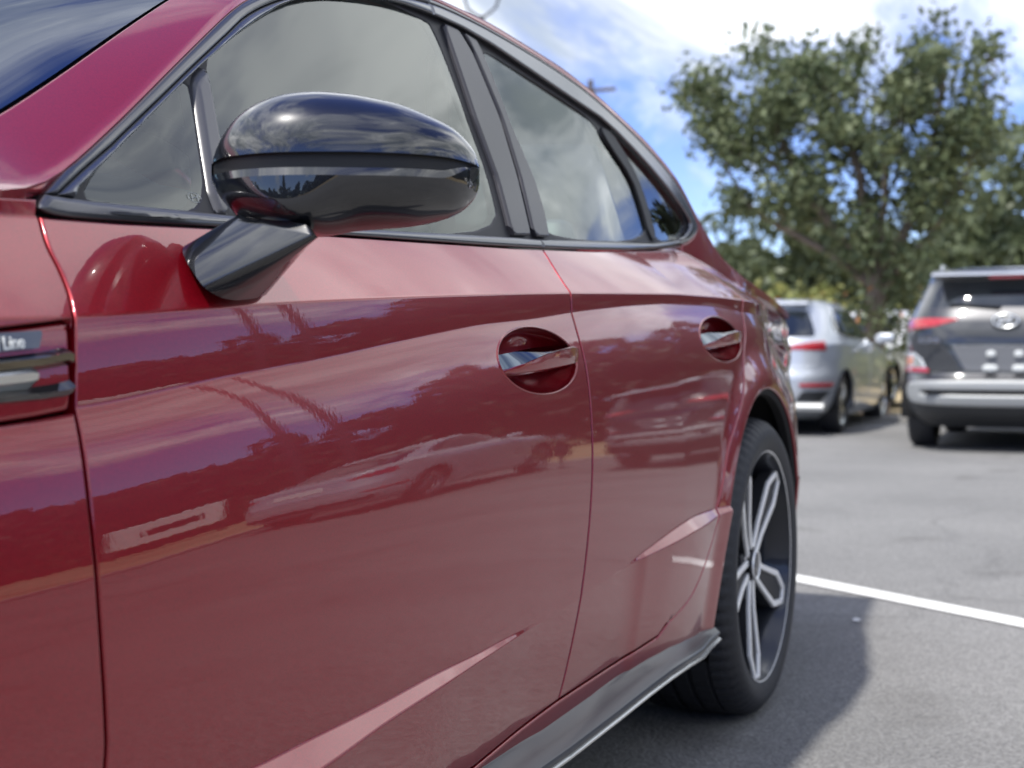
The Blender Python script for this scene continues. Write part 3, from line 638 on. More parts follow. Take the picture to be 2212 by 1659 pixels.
# --- greenhouse: mouldings, seals, pillars, glass
beltTop = zx_line([(.9, .9795), (1.0066, .9798), (1.2106, .9842), (1.4698, .9901), (1.9865, 1.0183), (2.0981, 1.0232), (2.9102, 1.0777), (3.1981, 1.1077), (3.4, 1.13)])
JT, JU = 2.1035, 1.995
def moulding(name, fs, roll, off, mat):
    p = Patch(SIDE, cols(.9, 3.4), np.arange(76, 120))
    p.clip(lambda x, y, z: SDo(x, z)+.0006); p.clip(lambda x, y, z: -SDi(x, z))
    for f in fs: p.clip(f)
    return p.build(name, mat, RED, off=off, roll=roll, flange=.012)
up = lambda x, y, z: np.minimum(beltTop(x)-z, 3.186-x)+.0004
lw = lambda x, y, z: np.maximum(z-beltTop(x), x-3.186)+.0004
fr = lambda x, y, z: np.where(z > 1.2, x-JU+.0006, x-2.5)
bk = lambda x, y, z: np.where(z > 1.2, JU+.0006-x, 2.5-x)
band = lambda x: np.interp(x, [.95, 1.1, 1.4, 1.7, 2.0, 2.2], [.006, .013, .015, .012, .0085, .007])
for half in (fr, bk):
    moulding('window_trim', [up, half, lambda x, y, z: -(SDo(x, z)+band(x))], .006 if half is fr else .0035, -.004, M['piano'])
    moulding('window_trim', [up, half, lambda x, y, z: SDo(x, z)+band(x)+.0004], .0075 if half is fr else .005, -.005, M['trim_bright'])
moulding('belt_trim', [lw, lambda x, y, z: x-JT+.0008], .0062, -.005, M['piano_light'])
moulding('belt_trim', [lw, lambda x, y, z: JT+.0008-x], .0062, -.005, M['piano_light'])
# gloss inlay of the front belt trim
p = Patch(SIDE, cols(1.0, 1.3), np.arange(76, 110))
INL = sd_poly([(1.046, .9722), (1.062, .9745), (1.20, .9793), (1.245, .9795), (1.262, .9765), (1.20, .9735), (1.06, .9665), (1.043, .9672)], 1)
p.clip(lambda x, y, z: INL(x, z)); p.build('trim_inlay', M['gloss_black'], RED, off=-.0052, roll=.002, flange=.004)
GL = {k: sd_poly(LINES[k], 2) for k in ('quarter_light', 'front_glass', 'rear_glass', 'fixed_glass')}
PF, PR = sd_poly(LINES['pillar_front'], 0), sd_poly(LINES['pillar_rear'], 0)
p = Patch(SIDE, cols(.93, 3.36), np.arange(80, 120))
p.clip(lambda x, y, z: SDo(x, z)+.004, False)
for k in GL: p.clip(lambda x, y, z, g=GL[k]: -g(x, z), True)
SEAL = p.build('window_seal', M['seal'], RED, off=.008, roll=.004, flange=.010)
for nm, f in (('door_pillar', PF), ('door_pillar', PR)):
    p = Patch(SIDE, cols(1.9, 2.3), np.arange(80, 120)); p.clip(lambda x, y, z: f(x, z)+.0012); p.build(nm, M['pillar'], RED, off=-.001, roll=.005, flange=.010)
DV = sd_poly(LINES['division'], 1)
p = Patch(SIDE, cols(1.1, 1.45), np.arange(86, 120)); p.clip(lambda x, y, z: DV(x, z)+.0006); p.build('window_divider', M['divider'], RED, off=.001, roll=.009, flange=.008)
for k, par in (('quarter_light', 0), ('front_glass', 0), ('rear_glass', 1), ('fixed_glass', None)):
    p = Patch(SIDE, cols(1.0, 3.34), np.arange(80, 120)); p.clip(lambda x, y, z, g=GL[k]: g(x, z)-.006, False)
    p.build('window', M['glass'], RED if par is None else DOORS[par], off=.0095)
RD = sd_poly([(2.7766, 1.268), (2.8733, 1.213), (2.894, 1.158), (2.9087, 1.083), (2.9681, 1.087), (2.9513, 1.1635), (2.9276, 1.2216), (2.876, 1.2653), (2.815, 1.3077), (2.735, 1.305)], 1)
p = Patch(SIDE, cols(2.6, 3.05), np.arange(86, 120)); p.clip(lambda x, y, z: RD(x, z)); p.build('window_divider', M['rubber'], RED, off=.002, roll=.004, flange=.008)
# etched mark low on the fixed front pane
etch = MB(); ec = (1.2065, 1.0002)
def eseg(x0, z0, x1, z1, w):
    d = Vector((x1-x0, 0, z1-z0)); n = Vector((-d.z, 0, d.x)).normalized()*w/2
    P = [side_pt(x0, z0, -.0086)+n, side_pt(x0, z0, -.0086)-n, side_pt(x1, z1, -.0086)-n, side_pt(x1, z1, -.0086)+n]; etch.add(P, [(0, 1, 2, 3)])
q = np.linspace(0, 2*np.pi, 25)
for i in range(24): eseg(ec[0]+.0105*math.cos(q[i]), ec[1]+.0050*math.sin(q[i]), ec[0]+.0105*math.cos(q[i+1]), ec[1]+.0050*math.sin(q[i+1]), .0007)
for a in (-1, 1): eseg(ec[0]+a*.0045-.0010, ec[1]-.0032, ec[0]+a*.0045+.0012, ec[1]+.0034, .0012)
eseg(ec[0]-.0045, ec[1]-.0008, ec[0]+.0045, ec[1]+.0008, .0010)
put('window_etching', etch.mesh('window_etching', M['etch'], False), RED)
# --- roof, pillars, windscreen, bonnet, boot
def vof(x, y):
    a = TOP(x, 0*x); return (y-a[:, 1])/(0.93-a[:, 1])
def hof(x, y): v = vof(x, y); return np.minimum(v, 2-v)
cowl = lambda h: .935-.42*sm(.08, 1.0, h)
def f_wind(x, y, z): h = hof(x, y); return np.max([(.1015-h)*.8, cowl(h)-x, x-(1.60-.03*h)], axis=0)
def f_back(x, y, z): h = hof(x, y); return np.max([(.17-h)*.8, 2.93+.05*h-x, x-(3.62+.12*h)], axis=0)
TS = NumSurf(lambda a, b: TOP(a, b), flip=False)
TB = np.unique(np.concatenate([np.linspace(0, .2, 14), np.linspace(.2, 1.8, 26), np.linspace(1.8, 2, 14)]))
TA = np.unique(np.concatenate([np.arange(-.55, 4.39, .03)]))
hood_edge = lambda x, y, z: x-(cowl(hof(x, y))-.03)
p = Patch(TS, TA, TB); p.clip(lambda x, y, z: -f_wind(x, y, z)+.001); p.clip(lambda x, y, z: -f_back(x, y, z)+.001, False); p.clip(lambda x, y, z: -hood_edge(x, y, z)+.001); p.clip(lambda x, y, z: x-3.80, False)
p.build('roof', M['red'], RED, roll=.004, flange=.01)
p = Patch(TS, TA, TB); p.clip(lambda x, y, z: hood_edge(x, y, z)+.003); p.build('bonnet', M['red'], RED, roll=.005, flange=.02)
p = Patch(TS, TA, TB); p.clip(lambda x, y, z: 3.804-x); p.build('boot_lid', M['red'], RED, roll=.005, flange=.02)
p = Patch(TS, TA[TA < 1.8], TB); p.clip(lambda x, y, z: f_wind(x, y, z)+.0035); WS = p.build('windscreen', M['shield'], RED, off=.002)
p = Patch(TS, TA[TA < 1.8], TB); p.clip(lambda x, y, z: f_wind(x, y, z)-.003, False); p.clip(lambda x, y, z: -np.max([(.134+.004*(x-1)-hof(x, y))*.8, cowl(hof(x, y))+.05-x, x-1.54], axis=0), False)
p.build('windscreen_border', M['gloss_black'], WS, off=.006)
p = Patch(TS, TA[TA > 2.7], TB); p.clip(lambda x, y, z: f_back(x, y, z)+.002); p.build('rear_window', M['back_glass'], RED, off=.002)
p = Patch(TS, TA[(TA > 1.5) & (TA < 3.0)], TB); p.clip(lambda x, y, z: (.06-hof(x, y)), False); p.build('headliner', M['liner'], RED, off=.03)
# --- skirt along the sill
mb = MB(); rings = []
xsn = [.72, .80, 1.0, 1.3, 1.6, 1.9, 2.1, 2.25, 2.34, 2.44, 2.55, 2.65, 2.71, 2.735]
for x in xsn:
    zt = np.interp(x, XS, gsm(SF.Z[:, 0], 6))+.001; y0 = SF.y_at(x, zt+.003)[0]
    o = np.interp(x, [.7, .8, 2.2, 2.34, 2.6, 2.71, 2.74], [.02, .043, .046, .040, .030, .014, .009]); dz = np.interp(x, [.8, 2.2, 2.34, 2.6, 2.74], [.016, .016, .014, .012, .005])
    rings.append([Vector(q) for q in ((x, y0+.010, zt+.006), (x, y0+.001, zt+.004), (x, y0-.004, zt), (x, y0-o*.55, zt-dz*.45), (x, y0-o*.9, zt-dz*.85), (x, y0-o, zt-dz), (x, y0-o-.0015, zt-dz-.0035), (x, y0-o+.0025, zt-dz-.0065), (x, y0-o+.0020, zt-dz-.0105), (x, y0-o-.0025, zt-dz-.0140), (x, y0-o+.004, zt-dz-.022), (x, y0-o*.4+.02, zt-dz-.048), (x, y0+.09, zt-dz-.052), (x, y0+.09, zt))])
mb.loft(rings); SK = mb.build('side_skirt', M['skirt'], RED, angle=R(38))
mb = MB(); rings = []
for x in xsn[1:]:
    zt = np.interp(x, XS, gsm(SF.Z[:, 0], 6))+.001; y0 = SF.y_at(x, zt+.003)[0]
    o = np.interp(x, [.7, .8, 2.2, 2.34, 2.6, 2.71, 2.74], [.02, .043, .046, .040, .030, .014, .009]); dz = np.interp(x, [.8, 2.2, 2.34, 2.6, 2.74], [.016, .016, .014, .012, .005])
    rings.append([Vector((x, y0-o+.0005, zt-dz-.0108)), Vector((x, y0-o-.0036, zt-dz-.0128)), Vector((x, y0-o-.0034, zt-dz-.0158)), Vector((x, y0-o+.002, zt-dz-.0185))])
mb.loft(rings); mb.build('skirt_strip', M['bright'], SK, angle=R(50))
# --- underbody, bumpers, lamps
mb = MB()
for x0, x1, yy in ((-.2, FAX-.42, .2), (FAX-.42, FAX+.42, .52), (FAX+.42, ARX-.43, .10), (ARX-.43, ARX+.43, .50), (ARX+.43, 4.25, .22)):
    mb.box(((x0+x1)/2, .93, .30), (x1-x0-.002, 1.86-2*yy, .20))
mb.build('underbody', M['void'], RED, smooth=False)
def fascia(xe, sign, name):
    i = int(round((xe-XS[0])/.01)); V = []; F = []; js = list(range(0, 120, 3)); m = 25
    for j in js:
        y0, z0 = SF.Y[i, j], SF.Z[i, j]
        for k in range(m):
            u = -1+2*k/(m-1); y = .93+(.93-y0)*u; bul = .10*(1-abs(u)**2.4)
            V.append((XS[i]+sign*bul, y, z0))
    for a in range(len(js)-1):
        for k in range(m-1): F.append((a*m+k, a*m+k+1, (a+1)*m+k+1, (a+1)*m+k))
    me = new_mesh(name, V, F, M['red']); bm = bmesh.new(); bm.from_mesh(me); bmesh.ops.recalc_face_normals(bm, faces=bm.faces); bm.to_mesh(me); bm.free()
    return put(name, me, RED)
fascia(4.36, .3, 'rear_bumper'); fascia(-.55, -1, 'front_bumper')
TL = sd_poly([(3.74, .90), (3.90, .935), (4.40, .945), (4.40, .83), (4.05, .84), (3.84, .862)], 1)
for mt_, f_ in (('lamp_red', lambda x, y, z: np.maximum(TL(x, z), z-.868)), ('lamp_dark', lambda x, y, z: np.maximum(TL(x, z), .870-z))):
    p = Patch(SIDE, cols(3.65, 4.37), np.arange(22, 94)); p.clip(f_); p.build('tail_lamp', M[mt_], RED, off=-.003, roll=.003, flange=.01)
HL = sd_poly([(-.55, .55), (-.55, .68), (-.2, .76), (-.1, .77), (-.25, .66), (-.4, .58)], 1)
p = Patch(SIDE, cols(-.56, 0), np.arange(22, 94)); p.clip(lambda x, y, z: HL(x, z)); p.build('headlamp', M['lamp_clear'], RED, off=-.003, roll=.004, flange=.01)
# --- the far side: a mirror image of panels, pillars and glass
def mirror_mesh(me):
    V = np.empty(len(me.vertices)*3); me.vertices.foreach_get('co', V); V = V.reshape(-1, 3); V[:, 1] = 1.86-V[:, 1]
    F = [tuple(p.vertices)[::-1] for p in me.polygons]
    return new_mesh(me.name, V, F, list(me.materials))
for o in [q for q in bpy.data.objects if q.parent is RED or q.parent in DOORS]:
    if o.name.split('.')[0] in ('front_fender', 'door', 'body_side', 'window_seal', 'door_pillar', 'window', 'window_trim', 'belt_trim', 'side_skirt', 'wheel_arch', 'inner_shell', 'tail_lamp', 'headlamp'):
        put(o.name.split('.')[0], mirror_mesh(o.data), RED)
# --- cabin
mb = MB()
mb.loft([[Vector((x, y, z)) for x, z in ((.62, .72), (.66, .985), (1.05, 1.03), (1.40, 1.025+dz), (1.54, .99+dz), (1.58, .82), (1.40, .70))] for y, dz in ((.22, 0), (.36, .01), (.42, .075), (.70, .075), (.78, .01), (1.25, 0), (1.64, 0))]); mb.build('dashboard', M['cabin'], RED, angle=R(35))
mb = MB(); mb.box((2.1, .93, .42), (2.7, 1.5, .12)); mb.box((2.1, .235, .78), (2.2, .06, .40), bev=.02); mb.box((2.1, 1.625, .78), (2.2, .06, .40), bev=.02); mb.box((3.55, .93, .92), (.75, 1.35, .05)); mb.box((1.6, .93, .62), (1.1, .24, .36), bev=.03)
mb.build('cabin_floor', M['cabin'], RED, smooth=False)
mb = MB(); c = Vector((1.68, .55, 1.00)); ax_ = Vector((1, 0, .42)).normalized(); e1 = Vector((0, 1, 0)); e2 = ax_.cross(e1)
pts = [c+(e1*math.cos(t)+e2*math.sin(t))*.185 for t in np.linspace(0, 2*math.pi, 41)]
mb.tube(pts, .0155, 8, cap=False)
for t in (0, math.pi, -math.pi/2): mb.tube([c-ax_*.02, c+(e1*math.cos(t)+e2*math.sin(t))*.18], [.03, .014], 6)
mb.tube([c-ax_*.16, c+ax_*.01], [.05, .06], 10); mb.build('steering_wheel', M['cabin'], RED)
mb = MB(); mb.box((1.42, .93, 1.30), (.03, .24, .07), bev=.012); mb.tube([(1.42, .93, 1.33), (1.36, .93, 1.365)], .012, 6); mb.build('interior_mirror', M['cabin'], RED)
def seat(x, y, w, h):
    mb = MB()
    mb.loft([[Vector((x-.48, y+s*w*k, z)) for s, k, z in ((-1, 1, .52), (-1, .9, .62), (1, .9, .62), (1, 1, .52))], [Vector((x-.02, y+s*w*k, z)) for s, k, z in ((-1, 1, .50), (-1, .9, .58), (1, .9, .58), (1, 1, .50))]])
    rings = []
    for z, ww, th in ((.50, 1.0, .16), (.75, 1.05, .17), (.98, .98, .14), (h-.05, .80, .11), (h, .6, .07)):
        xx = x+(z-.5)*.32; rings.append([Vector((xx+th*.5*math.copysign(abs(math.cos(t))**.6, math.cos(t)), y+w*ww*math.copysign(abs(math.sin(t))**.6, math.sin(t)), z)) for t in np.linspace(0, 2*math.pi, 20, endpoint=False)])
    mb.loft(rings); s = mb.build('seat', M['seat'], RED)
    mb = MB(); rings = []
    for z, ww, th in ((h+.01, .36, .05), (h+.04, .44, .09), (h+.12, .42, .10), (h+.165, .34, .07), (h+.175, .2, .03)):
        xx = x+(z-.5)*.32-.01; rings.append([Vector((xx+th*.5*math.copysign(abs(math.cos(t))**.7, math.cos(t)), y+w*ww*math.copysign(abs(math.sin(t))**.7, math.sin(t)), z)) for t in np.linspace(0, 2*math.pi, 20, endpoint=False)])
    mb.loft(rings); mb.tube([(x+.16, y-.05, h-.03), (x+.17, y-.05, h+.05)], .007, 6); mb.tube([(x+.16, y+.05, h-.03), (x+.17, y+.05, h+.05)], .007, 6); mb.build('headrest', M['seat'], s)
for y in (.55, 1.31): seat(2.10, y, .25, 1.07)
for y in (.54, .93, 1.32): seat(3.0, y, .20, .99)
for q_ in (.30, 1.56):
    mb = MB(); e_ = -1 if q_ < 1 else 1; mb.tube([(2.12, q_, 1.33), (2.09, q_+.03*e_, 1.05), (2.05, q_+.05*e_, .70)], .022, 4); mb.build('seat_belt', M['cabin'], RED)
# --- wheels
def make_wheel():
    w = thing('wheel', None, None); n = 288
    prof = [(.2565, -.004), (.2590, -.002), (.266, -.0065), (.287, -.0115), (.302, -.0105), (.3135, -.0025), (.3245, .0085), (.3298, .0205), (.3322, .034), (.3332, .048), (.3262, .050), (.3262, .056), (.3336, .058), (.3346, .090), (.3266, .0925), (.3266, .1005), (.3349, .103), (.3350, .1175)]
    half = prof; full = [(r, h) for r, h in half]+[(r, .235-h) for r, h in half[::-1][1:]]
    V = []; m = len(full); F = []
    for k in range(n):
        a = 2*math.pi*k/n; gro = (k % 4 == 0)
        for j, (r, h) in enumerate(full):
            jj = min(j, m-1-j)
            if gro and 5 <= jj <= 9: r -= (.002, .0045, .006, .006, .005)[jj-5]
            if (k % 4 == 2) and 12 <= jj <= 13: r -= .002
            V.append((r*math.cos(a), h, r*math.sin(a)))
    for k in range(n):
        for j in range(m-1): F.append((k*m+j, k*m+j+1, ((k+1) % n)*m+j+1, ((k+1) % n)*m+j))
    mb = MB(); mb.add(V, F); mb.build('tyre', M['tyre'], w, angle=R(50))
    mb = MB(); mb.lathe([(.2570, .000), (.2570, .008), (.2590, .003), (.2575, -.004), (.2540, -.0015), (.250, .010), (.240, .030), (.230, .070), (.224, .20), (.246, .225)], 96); rim = mb.build('rim', M['rim_dark'], w, angle=R(35))
    mb = MB(); mb.lathe([(.2572, -.0030), (.2582, -.0046), (.2560, -.0036)], 96); mb.build('rim_edge', M['machined'], w)
    mb = MB(); mb.lathe([(.05, .085), (.165, .085), (.165, .105), (.05, .105)], 64); mb.lathe([(.0, .08), (.075, .08), (.08, .10)], 32); mb.build('brake_disc', M['disc'], w, angle=R(35))
    mb = MB(); mb.box((.13, .09, .02), (.085, .06, .19), bev=.012); mb.build('brake_caliper', M['rubber'], w)
    mb = MB(); mb.lathe([(.0005, .016), (.024, .016), (.031, .020), (.033, .024)], 32); hubc = mb.build('hub_cap', M['rim_dark'], w)
    mb = MB(); mb.lathe([(.0285, .0172), (.0315, .0150), (.0335, .0185)], 32); mb.build('hub_ring', M['machined'], w)
    yr = lambda r: .026-.018*(max(r-.04, 0)/.2)**1.6
    def seg(mb, pts, wid, top, dep, mi=0):
        """a bar along pts (u,w) in the wheel plane; face at yr(u)+top, depth dep"""
        rings = []
        for i, (u, t) in enumerate(pts):
            a = Vector(pts[max(i-1, 0)]); b = Vector(pts[min(i+1, len(pts)-1)]); d = (b-a).normalized(); nn = Vector((-d.y, d.x)); ww = wid[i] if isinstance(wid, (list, tuple)) else wid
            y = yr(u)+top; P = Vector((u, t)); p0, p1 = P+nn*ww/2, P-nn*ww/2; q0, q1 = P+nn*ww*.38, P-nn*ww*.38
            rings.append([Vector((p0.x, y+dep, p0.y)), Vector((p0.x, y+.0015, p0.y)), Vector((q0.x, y, q0.y)), Vector((q1.x, y, q1.y)), Vector((p1.x, y+.0015, p1.y)), Vector((p1.x, y+dep, p1.y))])
        mb.loft(rings, mi=mi)
    mb = MB()
    seg(mb, [(.034, 0), (.10, 0), (.20, 0), (.247, 0)], [.052, .056, .086, .066], .0055, .03)
    seg(mb, [(.030, -.020), (.06, -.030), (.075, -.034)], [.03, .03, .02], .008, .03)
    sp_mesh = mb.mesh('spoke', M['spoke_black'], True, R(30))
    mb = MB()
    for s in (-1, 1):
        seg(mb, [(.036, s*.0150), (.10, s*.0225), (.200, s*.0375), (.2525, s*.0150)], [.0150, .0125, .0150, .0130], .0, .0075)
    seg(mb, [(.2505, -.016), (.2505, .016)], .012, .0, .012)
    ed_mesh = mb.mesh('spoke_edge', M['machined'], True, R(30))
    for k in range(5):
        a = R(48+72*k)
        for nm, me in (('spoke', sp_mesh), ('spoke_edge', ed_mesh)): put(nm, me, w, rot=(0, -a, 0))
    mb = MB(); mb.lathe([(.0002, 0), (.006, .001), (.0065, .02)], 10); nut = mb.mesh('wheel_nut', M['disc'])
    for k in range(5): a = R(84+72*k); put('wheel_nut', nut, w, (.043*math.cos(a), .030, .043*math.sin(a)))
    return w
WHEEL = make_wheel(); WHEEL.parent = RED
WY = -.012
WHEEL.location = (RAX, WY, WZ)
for x, flip in ((FAX, 0), (RAX, 1), (FAX, 1)):
    c = copy_tree(WHEEL, RED); c.location = (x, WY if not flip else 1.86-WY, WZ); c.rotation_euler = (0, 0, math.pi if flip else 0)
# --- door mirror
MO = Vector((1.153, .060, 0)); MT = Vector((.484, -.875, 0)); MN = Vector((-.875, -.484, 0)); ML = .2610
MPX = .000443
SG = np.linspace(-.1, 1.1, 601)
def prof(pts, n=7):
    p = np.array(pts, float); v = gsm(np.interp(SG, (p[:, 0]-450)/588, .84+(765-p[:, 1])*MPX), n)
    for a, b, t in ((0, .07, p[0, 1]), (.93, 1, p[-1, 1])):      # keep both tips where they are
        w = sm(b, a, SG) if a == 0 else sm(a, b, SG); v = v*(1-w)+w*np.interp(SG, (p[:, 0]-450)/588, .84+(765-p[:, 1])*MPX)
    return lambda s: np.interp(s, SG, v)
m_top = prof([(450, 362), (456, 330), (466, 300), (482, 270), (507, 243), (540, 220), (580, 202), (620, 192), (680, 187), (760, 193), (860, 212), (930, 240), (980, 263), (1006, 284), (1024, 308), (1034, 331), (1038, 347)], 14)
m_bot = prof([(450, 368), (456, 398), (466, 420), (482, 440), (505, 466), (540, 482), (600, 496), (680, 508), (715, 503), (760, 493), (830, 487), (890, 482), (940, 470), (978, 460), (1006, 444), (1026, 422), (1036, 397), (1038, 380)], 12)
m_cap = prof([(450, 348), (480, 344), (760, 341), (960, 343), (1038, 348)])
m_l0 = prof([(450, 374), (480, 374), (760, 373), (950, 372), (965, 368), (1015, 352), (1038, 350)])
m_l1 = prof([(450, 392), (480, 391), (760, 390), (950, 389), (968, 384), (1020, 353), (1038, 351)])
def mir(s, z, inset=0.0):
    zt, zb2 = m_top(s), m_bot(s); zm = m_cap(s)-.004
    q = np.where(z > zm, (z-zm)/np.maximum(zt-zm, 1e-4), (zm-z)/np.maximum(zm-zb2, 1e-4)); q = np.clip(np.abs(q), 0, 1)
    dep = .0765*np.maximum(0, 1-np.abs(2*s-1)**3.2)**.75
    ex = 3.0+7*np.exp(-((s-.27)/.13)**2); f = np.where(z > zm, (1-q**2.5)**.55, (1-q**ex)**.55)
    o = dep*f-inset
    return MO+MT*float(ML*s)+MN*float(o)+Vector((0, 0, float(z)))
SS = np.unique(np.concatenate([[0, .004, .01, .02, .035, .055, .08], np.linspace(.1, .9, 81), [.92, .94, .955, .97, .982, .99, .996, 1.0]]))
def mgrid(name, lo, hi, nz, ilo, ihi, mat, parent, ez=1.0):
    V = []; F = []
    for s in SS:
        a, b = float(lo(s)), float(hi(s))
        for t in np.linspace(0, 1, nz):
            t2 = t if ez == 1 else 1-(1-t)**ez
            V.append(mir(s, a+(b-a)*t2, ilo+(ihi-ilo)*t))
    n = nz
    for i in range(len(SS)-1):
        for j in range(n-1): F.append((i*n+j, (i+1)*n+j, (i+1)*n+j+1, i*n+j+1))
    return put(name, new_mesh(name, V, F, mat), parent)
MIRR = mgrid('wing_mirror', m_bot, m_l1, 26, 0, 0, M['gloss_black'], RED)
mgrid('mirror_cap', m_cap, m_top, 30, 0, 0, M['gloss_black'], MIRR, 2.0)
mgrid('mirror_groove', m_l0, m_cap, 8, .008, .008, M['rubber'], MIRR)
mgrid('cap_lip', lambda s: m_cap(s), lambda s: m_cap(s)+.0001, 2, .008, 0, M['rubber'], MIRR)
mgrid('mirror_lip', m_l1, m_l0, 4, .0, .0034, M['gloss_black'], MIRR)
# back half of the housing with the mirror glass
V = []; F = []; m = 12
for s in SS:
    zt, zb2 = float(m_top(s)), float(m_bot(s))
    dep = float(np.interp(s, [0, .03, .1, .5, .9, .98, 1.0], [0, .02, .035, .04, .035, .015, .0]))
    for j in range(m):
        t = j/(m-1); z = zb2+(zt-zb2)*t; V.append(MO+MT*(ML*s)-MN*(dep*(1-abs(2*t-1)**4))+Vector((0, 0, z)))
for i in range(len(SS)-1):
    for j in range(m-1): F.append((i*m+j, i*m+j+1, (i+1)*m+j+1, (i+1)*m+j))
put('mirror_back', new_mesh('mirror_back', V, F, M['gloss_black']), MIRR)
mb = MB(); pts = []
for t in np.linspace(0, 2*math.pi, 28, endpoint=False):
    s = .5+.42*math.copysign(abs(math.cos(t))**.6, math.cos(t)); z = 1.0+.032*math.copysign(abs(math.sin(t))**.6, math.sin(t)); pts.append(MO+MT*(ML*s)-MN*.042+Vector((0, 0, z)))
mb.add(pts, [tuple(range(28))]); mb.build('mirror_glass', M['chrome_mirror'], MIRR)
# lens of the side repeater at the outer end
mgrid2 = []
V = []; F = []; s_ = np.linspace(.955, .995, 7)
for s in s_:
    a, b = float(m_l1(s))-.020*(1-(s-.955)/.06), float(m_l1(s))-.001
    for t in (0, .5, 1): V.append(mir(s, a+(b-a)*t, -.0012))
for i in range(6):
    for j in range(2): F.append((i*3+j, (i+1)*3+j, (i+1)*3+j+1, i*3+j+1))
put('side_repeater', new_mesh('side_repeater', V, F, M['lamp_smoke']), MIRR)
# stalk
def ring(c, u, v, ex, n=28):
    return [Vector(c)+Vector(u)*math.copysign(abs(math.cos(t))**(2/ex), math.cos(t))+Vector(v)*math.copysign(abs(math.sin(t))**(2/ex), math.sin(t)) for t in np.linspace(0, 2*math.pi, n, endpoint=False)]
FOOTP = [(1.1307, .0797, .9435), (1.1251, .0708, .9301), (1.1288, .0523, .9033), (1.1453, .0453, .8945), (1.1682, .0424, .8922), (1.2256, .0437, .8984), (1.2872, .0653, .9334), (1.2548, .0842, .9586), (1.1873, .0883, .9607)]
NECKP = [(1.147, 0.0371, 0.97), (1.1335, -0.0076, 0.9633), (1.1334, -0.0661, 0.9505), (1.1373, -0.0677, 0.9481), (1.1465, -0.0636, 0.9485), (1.1636, -0.0528, 0.951), (1.1938, -0.021, 0.9643), (1.1941, 0.0164, 0.9702), (1.1764, 0.045, 0.9743)]
def rounded(P, w=(1, 1, 1, 1, 1, 1, 1, 1, 1)):
    P = [Vector(q) for q in P]
    for it in range(3):
        Q = []
        for i in range(len(P)): a, b = P[i], P[(i+1) % len(P)]; k = .16 if it == 0 else .25; Q += [a.lerp(b, k), a.lerp(b, 1-k)]
        P = Q
    return P
EYE = Vector((0, -.757, .84))
def nearer(P, k): return [Vector(q)+(EYE-Vector(q))*kk for q, kk in zip(P, k)]
fr0 = rounded(FOOTP); fr_ = rounded(nearer(FOOTP, (.0, .009, .020, .019, .017, .012, .003, 0, 0)))
nr_ = rounded(NECKP)
cf, cn = sum(fr0, Vector())/len(fr0), sum(nr_, Vector())/len(nr_)
rings = [[cf+(a-cf)*.92+Vector((0, .03, -.005)) for a in fr0], [cf+(a-cf)*.97 for a in fr0], fr_]
for t in (.03, .2, .4, .6, .8, .97, 1.0): rings.append([a.lerp(b, t) for a, b in zip(fr_, nr_)])
rings += [[cn+(b-cn)*k+Vector((0, 0, d)) for b in nr_] for d, k in ((.001, .97), (.008, .80))]
mb = MB(); mb.loft(rings); mb.build('mirror_stalk', M['gloss_black'], MIRR, angle=R(24))
inv = Matrix.Translation(-RED.location)
for o in bpy.data.objects:
    if o.parent is RED: o.matrix_parent_inverse = inv
# ============================================================ parked vehicles: rings in z, patches cut from the shell
def vehicle_shell(levels, n=112):
    """levels: (z, x_rear, x_front, half width, squareness); a: angle (0 = front, pi = rear, left = +y), b: level index"""
    L = np.array(levels, float); k = np.arange(len(L))
    def at(c, b):
        # smooth (Catmull-Rom) interpolation over the levels
        i = np.clip(np.floor(b).astype(int), 0, len(L)-2); t = b-i
        p0, p1, p2, p3 = L[np.clip(i-1, 0, None), c], L[i, c], L[i+1, c], L[np.clip(i+2, None, len(L)-1), c]
        m1, m2 = (p2-p0)/2, (p3-p1)/2
        lim = 2.5*np.abs(p2-p1); m1 = np.clip(m1, -lim, lim); m2 = np.clip(m2, -lim, lim)
        return (2*t**3-3*t**2+1)*p1+(t**3-2*t**2+t)*m1+(-2*t**3+3*t**2)*p2+(t**3-t**2)*m2
    def pos(a, b):
        a = np.asarray(a, float); b = np.asarray(b, float)
        z, xr, xf, w, e = [at(c, b) for c in range(5)]
        ca, sa = np.cos(a), np.sin(a)
        x = (xr+xf)/2+(xf-xr)/2*np.sign(ca)*np.abs(ca)**(2/e); y = w*np.sign(sa)*np.abs(sa)**(2/e)
        # taper in plan towards both ends
        mid = (xr+xf)/2; half = np.maximum((xf-xr)/2, .01); q = np.clip(np.abs(x-mid)/half, 0, 1); y = y*(1-.045*q**4)
        return np.stack([x, y, z], -1)
    return NumSurf(pos, flip=False, ea=2e-3, eb=4e-3)
ANG = np.concatenate([np.linspace(-math.pi, math.pi, 161)])
def ang_dense():
    # plan angles bunched so that the superellipse corners and the flat ends are evenly covered
    t = np.linspace(-math.pi, math.pi, 201); return np.unique(np.round(t, 6))
def rear_poly(pts, xmax, sm_=0):
    f = sd_poly(pts, sm_); return lambda x, y, z: np.maximum(f(y, z), (x-xmax)*1.0)
def side_poly(pts, sgn, sm_=1):
    f = sd_poly(pts, sm_); return lambda x, y, z: np.maximum(f(x, z), .25-y*sgn)
